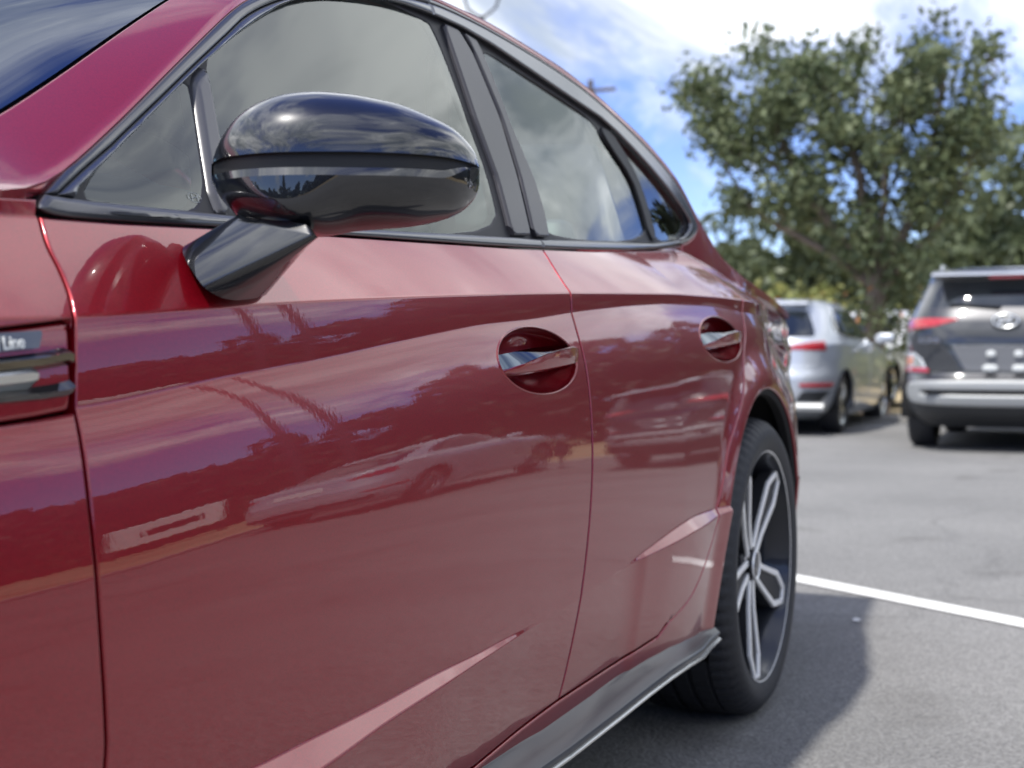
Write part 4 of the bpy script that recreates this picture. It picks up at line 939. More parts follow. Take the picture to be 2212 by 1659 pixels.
def small_wheel(r, w, rimmat, spokes, parent, loc, right):
    wh = thing('wheel', None, None); wh.parent = parent
    s = -1 if right else 1
    mb = MB(); mb.lathe([(r*.68, w*.40), (r*.74, w*.48), (r*.90, w*.50), (r*.97, w*.42), (r, w*.25), (r, -w*.25), (r*.97, -w*.42), (r*.9, -w*.5), (r*.68, -w*.42)], 40)
    mb.build('tyre', M['tyre'], wh)
    mb = MB(); mb.lathe([(r*.69, w*.42), (r*.66, w*.36), (r*.62, w*.1), (r*.3, -.02), (.001, -.02)], 40); mb.build('rim', M['rim_dark'], wh)
    mb = MB()
    for k in range(spokes):
        a = 2*math.pi*k/spokes; m3 = Matrix.Rotation(-a, 3, 'Y'); mb.box(m3 @ Vector((r*.36, w*.36, 0)), (r*.62, .02, r*.17), m3, bev=.006)
    mb.lathe([(.001, w*.40), (r*.14, w*.39), (r*.18, w*.30)], 20); mb.lathe([(r*.63, w*.36), (r*.69, w*.43), (r*.70, w*.40)], 40); mb.build('spoke', rimmat, wh, smooth=False)
    wh.location = loc; wh.rotation_euler = (0, 0, math.pi if right else 0)
    return wh
def vehicle(name, label, levels, paint, wheels, rwheel, loc, rz=0.0, clad=None, rimmat='silver_paint', group=None, wheel_y=.73, spokes=5, low=None):
    root = thing(name, label, 'car', loc, rz, group)
    S = vehicle_shell(levels); nb = len(levels)-1
    B = np.linspace(0, nb, nb*4+1)
    arches = [lambda x, y, z, wx=wx: np.where(np.abs(y) > .45, (rwheel+.055)-np.hypot(x-wx, z-rwheel), -1) for wx in wheels]
    p = Patch(S, ANG, B)
    for f in arches: p.clip(f, False)
    if low is not None: p.clip(lambda x, y, z: low(x, y)-z, False)
    body = p.build('body', paint, root, flange=.02)
    if low is not None:
        p = Patch(S, ANG, B)
        for f in arches: p.clip(f, False)
        p.clip(lambda x, y, z: z-low(x, y), False); p.build('cladding', clad, root, flange=.02)
    # roof cap
    q = S.pos(ANG[:-1], np.full(len(ANG)-1, float(nb))); c = q.mean(0)+[0, 0, .012]
    put('roof_panel', new_mesh('roof_panel', np.concatenate([q, [c]]), [(i, (i+1) % len(q), len(q)) for i in range(len(q))], paint), body)
    mb = MB()
    for wx in wheels:
        for sy in (1, -1):
            rings = []
            for t in range(25):
                a = R(-10+200*t/24); rings.append([Vector((wx+(rwheel+.06)*math.cos(a), sy*yy, rwheel+(rwheel+.06)*math.sin(a))) for yy in (.88, .50)]+[Vector((wx, sy*.50, rwheel))])
            mb.loft(rings, closed=False, caps=False)
    L = levels; mb.box(((L[0][1]+L[0][2])/2, 0, .26), (L[0][2]-L[0][1]-.3, 1.0, .14)); mb.build('underbody', M['void'], root, smooth=False)
    for i, wx in enumerate(wheels):
        for sy in (1, -1): small_wheel(rwheel, .22, M[rimmat], spokes, root, (wx, sy*wheel_y, rwheel), sy < 0)
    return root, S, B, body
def panel(S, B, f, name, mat, parent, off=-.004, roll=.006, flange=.012, A=ANG):
    p = Patch(S, A, B); p.clip(f)
    if not len(p.F): print('EMPTY PANEL', name); return None
    return p.build(name, mat, parent, off=off, roll=roll, flange=flange)
def finer(B, k=3): return np.linspace(B[0], B[-1], (len(B)-1)*k+1)
AF = np.linspace(-math.pi, math.pi, 401)

# --- dark grey crossover: rear view
SUV_L = [(.20, .30, 3.92, .78, 5), (.32, .07, 4.08, .87, 5), (.46, .0, 4.14, .895, 5), (.58, .0, 4.16, .90, 5.2), (.65, .07, 4.16, .90, 5.2), (.80, .085, 4.14, .90, 5.2), (.92, .09, 4.05, .895, 5.2), (.99, .10, 3.75, .885, 5.2), (1.04, .115, 3.12, .87, 5.2), (1.12, .15, 2.95, .845, 5), (1.28, .25, 2.62, .775, 4.8), (1.42, .335, 2.30, .71, 4.6), (1.475, .30, 2.12, .675, 4.4), (1.515, .33, 1.98, .63, 4.2), (1.545, .52, 1.80, .52, 3.6), (1.562, .85, 1.55, .33, 3)]
def build_suv(name, label, loc, group=None):
    root, S, B, body = vehicle(name, label, SUV_L, M['grey_paint'], (.86, 3.40), .335, loc, 0, M['cladding'], group=group, low=lambda x, y: np.where(np.abs(y) > .55, .50, .47)+.16*sm(.62, .86, np.abs(y))*sm(.5, .15, x))
    BF = finer(B, 2)
    P = lambda pts, nm, mat, par=root, **kw: panel(S, BF, rear_poly(pts, kw.pop('xm', .9)), nm, mat, par, A=AF, **kw)
    gate = P([(-.70, .70), (.70, .70), (.76, .95), (.72, 1.13), (.66, 1.20), (-.66, 1.20), (-.72, 1.13), (-.76, .95)], 'tailgate', M['grey_paint'], off=-.006)
    P([(-.655, 1.185), (.655, 1.185), (.60, 1.33), (.535, 1.432), (-.535, 1.432), (-.60, 1.33)], 'rear_window', M['car_glass'], off=-.005)
    mb = MB(); mb.loft([[Vector((x, y, z)) for x, z in ((.42, 1.52), (.20, 1.482), (.185, 1.468), (.25, 1.455), (.42, 1.462))] for y in np.linspace(-.60, .60, 9)]); mb.build('roof_spoiler', M['silver_paint'], root, angle=R(30))
    mb = MB(); mb.box((.215, 0, 1.446), (.03, .28, .026), bev=.006); mb.build('brake_light', M['lamp_red'], root)
    for s in (1, -1):
        P([(s*.875, 1.115), (s*.60, 1.112), (s*.345, 1.104), (s*.40, 1.082), (s*.56, 1.038), (s*.875, 1.005)], 'tail_lamp', M['lamp_red'], off=-.012, roll=.01)
        P([(s*.885, .835), (s*.73, .82), (s*.665, .77), (s*.60, .65), (s*.885, .67)], 'bumper_lamp', M['lamp_clear'], off=-.014, roll=.012)
        P([(s*.875, .705), (s*.61, .695), (s*.595, .655), (s*.875, .665)], 'reflector', M['lamp_red'], off=-.024, roll=.004)
        P([(s*.83, .79), (s*.745, .79), (s*.75, .72), (s*.83, .72)], 'indicator', M['lamp_amber'], off=-.020, roll=.006)
        P([(s*.80, .96), (s*.60, .97), (s*.40, .80), (s*.33, .665), (s*.62, .665), (s*.665, .78), (s*.76, .84)], 'corner_cladding', M['cladding'], off=-.009)
        rail = MB(); rail.tube([(.75, s*.58, 1.535), (.85, s*.585, 1.575), (2.0, s*.60, 1.56), (2.15, s*.60, 1.51)], .018, 8); rail.build('roof_rail', M['silver_paint'], root)
        panel(S, BF, side_poly([(.55, 1.16), (1.05, 1.08), (2.85, 1.05), (2.55, 1.30), (2.15, 1.44), (1.0, 1.44), (.62, 1.33)], s), 'side_window', M['car_glass'], root, off=-.004)
        mb = MB(); mb.loft([ring((2.85, s*(.90+d), 1.09), (.05*k, 0, 0), (0, 0, .075*k), 3) for d, k in ((-.03, .5), (.02, 1), (.16, .95), (.19, .6))]); mb.build('door_mirror', M['grey_paint'], root)
    pl = P([(-.43, .885), (.43, .885), (.31, .668), (-.31, .668)], 'plate_recess', M['recess_grey'], off=-.009)
    if pl:
        for y, z, w, h in ((.108, .812, .075, .055), (-.108, .812, .075, .055), (.115, .695, .125, .060), (-.115, .695, .125, .060)):
            mb = MB(); x = .055; mb.loft([ring((x, y, z), (0, w/2*k, 0), (0, 0, h/2*k), 3) for x, k in ((.085, 1), (.050, .95), (.042, .6))]); mb.build('plate_clip', M['clip'], pl)
    # emblem: a slanted letter in an oval
    mb = MB(); t = np.linspace(0, 2*math.pi, 33); mb.tube([(.088+.05*math.sin(a)*.06/.06*.1, .098*math.cos(a), 1.082+.053*math.sin(a)) for a in t], .0125, 8, cap=False)
    for s in (1, -1): mb.tube([(.088, s*.040+.012, 1.046), (.09, s*.040-.012, 1.118)], .0125, 8)
    mb.tube([(.086, -.044, 1.094), (.086, .0, 1.083), (.086, .044, 1.070)], .011, 8); mb.build('emblem', M['bright'], root)
    o = put('lettering', text_mesh('KONA', .058, M['bright'], .004), root, (.076, .685, .905), (R(90), 0, R(-90)))
    P([(-.76, .60), (.76, .60), (.80, .53), (.76, .38), (-.76, .38), (-.80, .53)], 'bumper_skid', M['bright_bar'], off=-.018, roll=.025, sm_=0) if 0 else None
    f1 = sd_poly([(-.74, .595), (.74, .595), (.80, .545), (.79, .44), (.70, .385), (-.70, .385), (-.79, .44), (-.80, .545)], 2); f2 = sd_poly([(-.64, .512), (.64, .512), (.66, .497), (.64, .478), (-.64, .478), (-.66, .497)], 1)
    panel(S, finer(B, 3), lambda x, y, z: np.max([f1(y, z), -f2(y, z), x-.9], axis=0), 'bumper_skid', M['bright_bar'], root, off=-.03, roll=.022, flange=.03, A=AF)
    mb = MB(); mb.box((.02, 0, .497), (.05, 1.26, .03)); mb.build('bumper_slot', M['void'], root)
    mb = MB(); mb.tube([(.25, .0, 1.19), (.17, .06, 1.20), (.205, .45, 1.225)], .011, 6); mb.build('wiper', M['rubber'], root)
    mb = MB(); mb.tube([(.45, -.55, .26), (.10, -.55, .25)], .035, 10); mb.build('exhaust', M['disc'], root)
    return root
M['bright_bar'] = plain('satin_silver_bumper', (0.36, 0.37, 0.37), 0.5, metal=0.3)
build_suv('parked_crossover', 'dark grey crossover seen from behind with silver lower bumper bar and empty plate holder', (12.13, .15, GZ))
build_suv('parked_crossover', 'dark crossover parked beyond the grey one, mirrored in the rear door of the red car', (12.4, -3.43, GZ))

# --- silver hatchback beside it
HAT_L = [(.18, .28, 4.08, .78, 5), (.30, .06, 4.25, .86, 5), (.45, .0, 4.32, .89, 5), (.60, .0, 4.34, .8975, 5), (.72, .05, 4.33, .8975, 5), (.83, .07, 4.24, .893, 5), (.90, .08, 4.02, .885, 5), (.96, .095, 3.55, .872, 5), (1.01, .12, 3.12, .85, 4.8), (1.10, .19, 2.93, .82, 4.8), (1.24, .33, 2.62, .76, 4.6), (1.36, .47, 2.32, .70, 4.4), (1.41, .46, 2.16, .665, 4.2), (1.44, .52, 1.98, .61, 4), (1.458, .72, 1.78, .50, 3.5), (1.468, 1.0, 1.5, .30, 3)]
def detail_car(root, S, B, body, paint, hatch=True):
    BF = finer(B, 2)
    P = lambda pts, nm, mat, par=root, **kw: panel(S, BF, rear_poly(pts, kw.pop('xm', .9), kw.pop('sm_', 0)), nm, mat, par, A=AF, **kw)
    return P, BF
root, S, B, body = vehicle('parked_hatchback', 'silver five-door hatchback seen from behind at left of the dark grey crossover', HAT_L, M['silver_paint'], (.85, 3.50), .322, (13.9, 2.75, GZ), 0, rimmat='bright')
root.scale = (1, 1, .945)
P, BF = detail_car(root, S, B, body, M['silver_paint'])
P([(-.70, .70), (.70, .70), (.74, .92), (.70, 1.02), (-.70, 1.02), (-.74, .92)], 'tailgate', M['silver_paint'], off=-.005)
P([(-.64, 1.03), (.64, 1.03), (.66, 1.08), (.57, 1.28), (.52, 1.33), (-.52, 1.33), (-.57, 1.28), (-.66, 1.08)], 'rear_window', M['car_glass'], off=-.005, sm_=1)
for s in (1, -1):
    f = sd_poly([(s*.90, 1.005), (s*.72, 1.00), (s*.42, .94), (s*.40, .905), (s*.62, .895), (s*.90, .895)], 1)
    panel(S, BF, lambda x, y, z: np.max([f(y, z), x-.34], axis=0), 'tail_lamp', M['lamp_red'], root, off=-.012, roll=.010, A=AF)
    P([(s*.82, .555), (s*.55, .55), (s*.55, .515), (s*.80, .51)], 'reflector', M['lamp_red'], off=-.010, roll=.004)
    P([(s*.80, .47), (s*.58, .47), (s*.50, .36), (s*.72, .36)], 'bumper_insert', M['cladding'], off=-.006)
    panel(S, BF, side_poly([(.62, 1.10), (1.05, 1.045), (2.95, 1.01), (2.62, 1.20), (2.15, 1.355), (1.2, 1.365), (.82, 1.30), (.66, 1.18)], s), 'side_window', M['car_glass'], root, off=-.004)
    for x0, x1 in ((1.16, 2.02), (2.03, 3.05)):
        f = sd_poly([(x0, .36), (x1, .36), (x1, .97), (x0, .985)]) if x0 > 2 else sd_poly([(x0+.08, .62), (x0+.16, .42), (x0+.25, .36), (x1, .36), (x1, .985), (x0-.05, .985)])
        dr = panel(S, BF, lambda x, y, z: np.maximum(f(x, z), .3-y*s), 'door', M['silver_paint'], root, off=-.003, roll=.008, A=AF)
        if dr: mb = MB(); mb.box((x0+.16, s*.905, .90), (.17, .025, .028), bev=.008); mb.build('handle', M['silver_paint'], dr)
    mb = MB(); mb.loft([ring((2.80, s*(.88+d), 1.05), (.05*k, 0, 0), (0, 0, .065*k), 3) for d, k in ((-.03, .5), (.02, 1), (.15, .95), (.18, .6))]); mb.build('door_mirror', M['silver_paint'], root)
    mb = MB(); mb.loft([[Vector((x, s*y, z)) for x, z in ((.16, .26), (-.012, .27), (-.022, .31), (.0, .345), (.16, .345))] for y in (.30, .55, .72, .80)]); mb.build('bumper_lip', M['bright_bar'], root, angle=R(40))
for nm, x0, x1 in (('window_pillar', 2.0, 2.07), ('window_pillar', .98, 1.06)):
    for s in (1, -1): panel(S, BF, lambda x, y, z: np.max([x0-x, x-x1, 1.03-z, z-1.36, .3-y*s], axis=0), nm, M['cladding'], root, off=-.006, roll=.003)
mb = MB(); mb.box((.20, 0, 1.0), (.02, .30, .05), bev=.01); mb.loft([[Vector((x, y, z)) for x, z in ((.66, 1.452), (.42, 1.415), (.40, 1.395), (.50, 1.385))] for y in np.linspace(-.56, .56, 7)]); mb.build('roof_spoiler', M['silver_paint'], root, angle=R(30))
P([(-.26, .68), (.26, .68), (.26, .57), (-.26, .57)], 'plate_recess', M['cladding'], off=-.006)

# --- silver saloon that the front door mirrors
SED_L = [(.18, .30, 4.45, .78, 5), (.30, .06, 4.62, .87, 5), (.46, .0, 4.69, .905, 5), (.62, .0, 4.70, .91, 5), (.74, .03, 4.68, .91, 5), (.86, .05, 4.55, .905, 5), (.93, .06, 4.3, .895, 5), (.985, .09, 3.75, .88, 5), (1.02, .30, 3.35, .85, 4.8), (1.05, .62, 3.20, .82, 4.6), (1.14, .85, 2.98, .78, 4.6), (1.28, 1.18, 2.62, .72, 4.4), (1.38, 1.48, 2.35, .66, 4.2), (1.43, 1.68, 2.15, .58, 4), (1.448, 1.85, 1.98, .40, 3)]
def build_saloon(label, loc, rz, paint, group=None):
    root, S, B, body = vehicle('parked_saloon', label, SED_L, paint, (1.02, 3.82), .33, loc, rz, rimmat='bright', group=group)
    P, BF = detail_car(root, S, B, body, paint)
    P([(-.60, 1.06), (.60, 1.06), (.52, 1.36), (-.52, 1.36)], 'rear_window', M['car_glass'], xm=2.0)
    f = sd_poly([(-.62, 1.06), (.62, 1.06), (.54, 1.36), (-.54, 1.36)]); panel(S, BF, lambda x, y, z: np.maximum(f(y, z), 2.0-x), 'windscreen', M['car_glass'], root, A=AF)
    P([(-.62, .70), (.62, .70), (.66, .98), (-.66, .98)], 'boot_lid', paint, off=-.005)
    P([(-.25, .84), (.25, .84), (.25, .72), (-.25, .72)], 'number_plate', M['white'], off=-.012, roll=.002)
    P([(-.70, .36), (.70, .36), (.66, .28), (-.66, .28)], 'bumper_valance', M['cladding'], off=-.006)
    for s in (1, -1):
        f = sd_poly([(s*.92, .95), (s*.62, .93), (s*.46, .88), (s*.50, .83), (s*.92, .82)], 1); panel(S, BF, lambda x, y, z: np.maximum(f(y, z), x-.4), 'tail_lamp', M['lamp_red'], root, off=-.010, A=AF)
        P([(s*.84, .50), (s*.60, .50), (s*.60, .46), (s*.84, .46)], 'reflector', M['lamp_red'], off=-.008, roll=.004)
        panel(S, BF, side_poly([(1.05, 1.06), (3.05, 1.035), (2.70, 1.22), (2.35, 1.365), (1.70, 1.375), (1.30, 1.25)], s), 'side_window', M['car_glass'], root)
        f = sd_poly([(4.72, .80), (4.35, .82), (4.2, .76), (4.5, .68), (4.72, .68)], 1); panel(S, BF, lambda x, y, z: np.max([f(x, z), .45-y*s], axis=0), 'headlamp', M['lamp_clear'], root, off=-.008, A=AF)
        mb = MB(); mb.loft([ring((2.92, s*(.88+d), 1.05), (.05*k, 0, 0), (0, 0, .065*k), 3) for d, k in ((-.03, .5), (.02, 1), (.15, .95), (.18, .6))]); mb.build('door_mirror', paint, root)
    return root
build_saloon('silver saloon parked along the row, seen only as a reflection in the red front door', (11.0, -6.6, GZ), 0, M['silver_paint'])
SUVW = [(z, a, b, w, e) for z, a, b, w, e in SUV_L]
root, S, B, body = vehicle('parked_van', 'white vehicle glinting in the sun behind the gap between hatchback and crossover', SUVW, M['white_paint'], (.86, 3.40), .335, (26.5, 3.0, GZ), R(172), rimmat='bright')
f = sd_poly([(-.66, 1.10), (.66, 1.10), (.55, 1.46), (-.55, 1.46)]); panel(S, finer(B, 2), lambda x, y, z: np.maximum(f(y, z), 2.0-x), 'windscreen', M['car_glass'], root, A=AF)
f = sd_poly([(-.45, .86), (.45, .86), (.40, .70), (-.40, .70)]); panel(S, finer(B, 2), lambda x, y, z: np.maximum(f(y, z), 2.0-x), 'grille', M['cladding'], root, A=AF)
for s in (1, -1):
    f = sd_poly([(s*.88, .92), (s*.55, .88), (s*.55, .80), (s*.88, .80)]); panel(S, finer(B, 2), lambda x, y, z: np.maximum(f(y, z), 2.0-x), 'headlamp', M['lamp_clear'], root, A=AF)

# ============================================================ ground
def ground_mat(name, base, lo, hi, s1, s2, bump, rough=0.9, speck=None, crack=False):
    m, nd, lk, p = material(name); tcn = nd.new('ShaderNodeTexCoord'); p.inputs['Roughness'].default_value = rough
    n1 = nd.new('ShaderNodeTexNoise'); n1.inputs['Scale'].default_value = s1; n1.inputs['Detail'].default_value = 8; lk.new(tcn.outputs['Object'], n1.inputs['Vector'])
    n2 = nd.new('ShaderNodeTexNoise'); n2.inputs['Scale'].default_value = s2; n2.inputs['Detail'].default_value = 3; lk.new(tcn.outputs['Object'], n2.inputs['Vector'])
    r1 = nd.new('ShaderNodeValToRGB'); r1.color_ramp.elements[0].position = .35; r1.color_ramp.elements[1].position = .65
    r1.color_ramp.elements[0].color = (*lo, 1); r1.color_ramp.elements[1].color = (*hi, 1); lk.new(n1.outputs['Fac'], r1.inputs[0])
    r2 = nd.new('ShaderNodeValToRGB'); r2.color_ramp.elements[0].position = .3; r2.color_ramp.elements[1].position = .72
    r2.color_ramp.elements[0].color = (.55, .55, .55, 1); r2.color_ramp.elements[1].color = (1.35, 1.35, 1.35, 1); lk.new(n2.outputs['Fac'], r2.inputs[0])
    mx = nd.new('ShaderNodeMix'); mx.data_type = 'RGBA'; mx.blend_type = 'MULTIPLY'; mx.inputs[0].default_value = 1; lk.new(r1.outputs[0], mx.inputs[6]); lk.new(r2.outputs[0], mx.inputs[7])
    col = mx.outputs[2]
    if crack:
        # pale and dark stones in the surface, dried stains
        vs = nd.new('ShaderNodeTexVoronoi'); vs.inputs['Scale'].default_value = 95; lk.new(tcn.outputs['Object'], vs.inputs['Vector'])
        rs = nd.new('ShaderNodeValToRGB'); rs.color_ramp.elements[0].color = (.62, .62, .62, 1); rs.color_ramp.elements[1].color = (1.42, 1.41, 1.38, 1)
        sv = nd.new('ShaderNodeSeparateColor'); lk.new(vs.outputs['Color'], sv.inputs[0]); lk.new(sv.outputs[0], rs.inputs[0])
        m3 = nd.new('ShaderNodeMix'); m3.data_type = 'RGBA'; m3.blend_type = 'MULTIPLY'; m3.inputs[0].default_value = .22; lk.new(col, m3.inputs[6]); lk.new(rs.outputs[0], m3.inputs[7])
        ns = nd.new('ShaderNodeTexNoise'); ns.inputs['Scale'].default_value = 1.9; ns.inputs['Detail'].default_value = 5; ns.inputs['Distortion'].default_value = .8; lk.new(tcn.outputs['Object'], ns.inputs['Vector'])
        r4 = nd.new('ShaderNodeValToRGB'); r4.color_ramp.elements[0].position = .60; r4.color_ramp.elements[0].color = (1, 1, 1, 1); r4.color_ramp.elements[1].position = .78; r4.color_ramp.elements[1].color = (.70, .69, .68, 1); lk.new(ns.outputs['Fac'], r4.inputs[0])
        m4 = nd.new('ShaderNodeMix'); m4.data_type = 'RGBA'; m4.blend_type = 'MULTIPLY'; m4.inputs[0].default_value = 1; lk.new(m3.outputs[2], m4.inputs[6]); lk.new(r4.outputs[0], m4.inputs[7]); col = m4.outputs[2]
    if crack:
        v = nd.new('ShaderNodeTexVoronoi'); v.feature = 'DISTANCE_TO_EDGE'; v.inputs['Scale'].default_value = .33
        ds = nd.new('ShaderNodeTexNoise'); ds.inputs['Scale'].default_value = 1.6; ds.inputs['Detail'].default_value = 6; lk.new(tcn.outputs['Object'], ds.inputs['Vector'])
        ad = nd.new('ShaderNodeMix'); ad.data_type = 'RGBA'; ad.blend_type = 'ADD'; ad.inputs[0].default_value = 0.9; lk.new(tcn.outputs['Object'], ad.inputs[6]); lk.new(ds.outputs['Color'], ad.inputs[7]); lk.new(ad.outputs[2], v.inputs['Vector'])
        cr = nd.new('ShaderNodeValToRGB'); cr.color_ramp.elements[0].position = .0; cr.color_ramp.elements[0].color = (.84, .84, .84, 1); cr.color_ramp.elements[1].position = .012; cr.color_ramp.elements[1].color = (1, 1, 1, 1); lk.new(v.outputs['Distance'], cr.inputs[0])
        m2 = nd.new('ShaderNodeMix'); m2.data_type = 'RGBA'; m2.blend_type = 'MULTIPLY'; m2.inputs[0].default_value = 1; lk.new(col, m2.inputs[6]); lk.new(cr.outputs[0], m2.inputs[7]); col = m2.outputs[2]
    lk.new(col, p.inputs['Base Color'])
    if bump:
        bp = nd.new('ShaderNodeBump'); bp.inputs['Strength'].default_value = bump; bp.inputs['Distance'].default_value = .01; lk.new(n2.outputs['Fac'], bp.inputs['Height']); lk.new(bp.outputs[0], p.inputs['Normal'])
    return m
M['asphalt'] = ground_mat('worn_asphalt', None, (.172, .171, .167), (.214, .212, .206), .8, 150, .55, .88, crack=True)
M['dry_grass'] = ground_mat('dry_grass', None, (.30, .23, .12), (.44, .35, .20), .35, 30, .8, .95)
M['line'] = plain('road_paint', (.74, .74, .71), .75, noise=.10, scale=35)
def worn(m):
    nd, lk = m.node_tree.nodes, m.node_tree.links; p = nd['Principled BSDF']; src = p.inputs['Base Color'].links[0].from_socket
    t = nd.new('ShaderNodeTexCoord'); n = nd.new('ShaderNodeTexNoise'); n.inputs['Scale'].default_value = 26; n.inputs['Detail'].default_value = 10; n.inputs['Roughness'].default_value = .75; lk.new(t.outputs['Object'], n.inputs['Vector'])
    r = nd.new('ShaderNodeValToRGB'); r.color_ramp.elements[0].position = .35; r.color_ramp.elements[1].position = .43; lk.new(n.outputs['Fac'], r.inputs[0])
    x = nd.new('ShaderNodeMix'); x.data_type = 'RGBA'; x.inputs[6].default_value = (.23, .23, .22, 1); lk.new(r.outputs[0], x.inputs[0]); lk.new(src, x.inputs[7]); lk.new(x.outputs[2], p.inputs['Base Color'])
worn(M['line'])
M['concrete'] = plain('concrete_kerb', (.34, .33, .31), .85, noise=.15, scale=12)
def sheet(name, x0, x1, y0, y1, z, mat, nx=1, ny=1):
    mb = MB(); V = [(x0+(x1-x0)*i/nx, y0+(y1-y0)*j/ny, z) for i in range(nx+1) for j in range(ny+1)]
    F = [(i*(ny+1)+j, (i+1)*(ny+1)+j, (i+1)*(ny+1)+j+1, i*(ny+1)+j+1) for i in range(nx) for j in range(ny)]
    return put(name, new_mesh(name, V, F, mat, False))
tag(sheet('ground', -600, 600, -600, 600, -.03, M['dry_grass']), kind='structure')
tag(sheet('car_park', -40, 17.2, -8.0, 40, GZ, M['asphalt']), kind='structure')
mb = MB()
for a, b in (((17.28, -8.2), (17.28, 40)), ((-40, -8.08), (17.36, -8.08))):
    d = Vector((b[0]-a[0], b[1]-a[1], 0)); L = d.length; n = int(L/1.8)
    for k in range(n):
        c = Vector((a[0], a[1], 0))+d*((k+.5)/n); mb.box((c.x, c.y, .045), (.13, L/n-.008, .15) if abs(d.x) < .1 else (L/n-.008, .13, .15), bev=.012)
tag(mb.build('kerb', M['concrete'], smooth=False), kind='structure')
mb = MB(); a = Vector((5.07, .30, 0)); d = Vector((-.5853, -.8108, 0)); n_ = Vector((-d.y, d.x, 0))*.055
mb.add([a-d*5+n_+Vector((0, 0, GZ+.004)), a-d*5-n_+Vector((0, 0, GZ+.004)), a+d*1.35-n_+Vector((0, 0, GZ+.004)), a+d*1.35+n_+Vector((0, 0, GZ+.004))], [(0, 1, 2, 3)])
tag(mb.build('parking_line', M['line'], smooth=False), 'white painted line slanting across the asphalt behind the rear wheel', kind='structure')
mb = MB(); rr = random.Random(3)
mb.add([Vector((4.36+.028*math.cos(t)*rr.uniform(.6, 1.2), -.01+.016*math.sin(t)*rr.uniform(.6, 1.2), GZ+.004)) for t in np.linspace(0, 6.28, 9)[:-1]]+[Vector((4.36, -.01, GZ+.010))], [(i, (i+1) % 8, 8) for i in range(8)])
tag(mb.build('paint_chip', M['line']), 'small pale chip lying on the asphalt in the shadow behind the rear wheel', 'litter')

# ============================================================ trees and woods
def leaf_mat(name, c0, c1, trans=.25):
    m = bpy.data.materials.new(name); m.use_nodes = True; nd, lk = m.node_tree.nodes, m.node_tree.links
    p = nd['Principled BSDF']; p.inputs['Roughness'].default_value = .5; p.inputs['Specular IOR Level'].default_value = .4
    g = nd.new('ShaderNodeNewGeometry'); r = nd.new('ShaderNodeValToRGB'); r.color_ramp.elements[0].color = (*c0, 1); r.color_ramp.elements[1].color = (*c1, 1)
    lk.new(g.outputs['Random Per Island'], r.inputs[0]); lk.new(r.outputs[0], p.inputs['Base Color'])
    t = nd.new('ShaderNodeBsdfTranslucent'); lk.new(r.outputs[0], t.inputs['Color']); mx = nd.new('ShaderNodeMixShader'); mx.inputs[0].default_value = trans
    lk.new(p.outputs[0], mx.inputs[1]); lk.new(t.outputs[0], mx.inputs[2]); lk.new(mx.outputs[0], nd['Material Output'].inputs[0])
    return m
M['leaf'] = leaf_mat('pear_leaves', (.075, .105, .050), (.195, .225, .115))
M['leaf_red'] = leaf_mat('turning_leaves', (.40, .12, .03), (.50, .22, .05))
M['wood_far'] = leaf_mat('far_foliage', (.078, .102, .052), (.145, .175, .092))
M['wood_dark'] = leaf_mat('conifer_foliage', (.016, .027, .013), (.040, .058, .026), .12)
M['shrub'] = leaf_mat('yellow_green_shrubs', (.14, .17, .05), (.28, .28, .09))
M['bark'] = plain('grey_brown_bark', (.17, .135, .11), .9, noise=.3, scale=14, bump=.4)
def leaves(C, size, rng, squash=1.0):
    """C: (n,3) centres -> diamond leaves, vectorised"""
    n = len(C); q = rng.normal(size=(n, 3)); q /= np.linalg.norm(q, axis=1)[:, None]
    t = rng.normal(size=(n, 3)); u = np.cross(q, t); u /= np.linalg.norm(u, axis=1)[:, None]; v = np.cross(q, u)
    s = (size*rng.uniform(.6, 1.35, n))[:, None]
    V = np.stack([C+u*s, C+v*s*.55+q*s*.12, C-u*s, C-v*s*.55+q*s*.12], 1).reshape(-1, 3)
    F = np.arange(4*n).reshape(n, 4)
    return V, F
def leaf_mesh(name, V, F, mats, mi=None):
    me = bpy.data.meshes.new(name); me.vertices.add(len(V)); me.vertices.foreach_set('co', V.ravel().astype('f'))
    me.loops.add(F.size); me.loops.foreach_set('vertex_index', F.ravel().astype('i'))
    me.polygons.add(len(F)); me.polygons.foreach_set('loop_start', np.arange(0, F.size, 4, dtype='i')); me.polygons.foreach_set('loop_total', np.full(len(F), 4, 'i'))
    for m_ in mats: me.materials.append(m_)
    if mi is not None: me.polygons.foreach_set('material_index', mi.astype('i'))
    me.update(); me.validate(); return me
rng = np.random.default_rng(11); rnd = random.Random(5)
TREE = thing('pear_tree', 'spreading green tree with pale forked trunk standing behind the parked cars', 'tree', (19.4, 2.33, -.03), R(9.04))
ENV = [(2.66, 4.55), (2.18, 4.65), (2.06, 4.9), (1.56, 5.06), (1.56, 5.25), (1.06, 5.35), (0.63, 5.14), (0.27, 5.02), (-0.33, 5.02), (-0.8, 5.18), (-0.97, 5.26), (-1.27, 4.97), (-1.72, 5.04), (-1.81, 4.7), (-1.64, 4.29), (-1.62, 3.69), (-1.39, 3.27), (-1.1, 2.91), (-0.93, 2.25), (-0.64, 1.76), (-0.23, 1.58), (0.25, 1.65), (0.56, 2.15), (1.17, 2.6), (1.8, 2.8), (2.11, 3.07), (2.18, 3.64), (2.43, 4.22)]
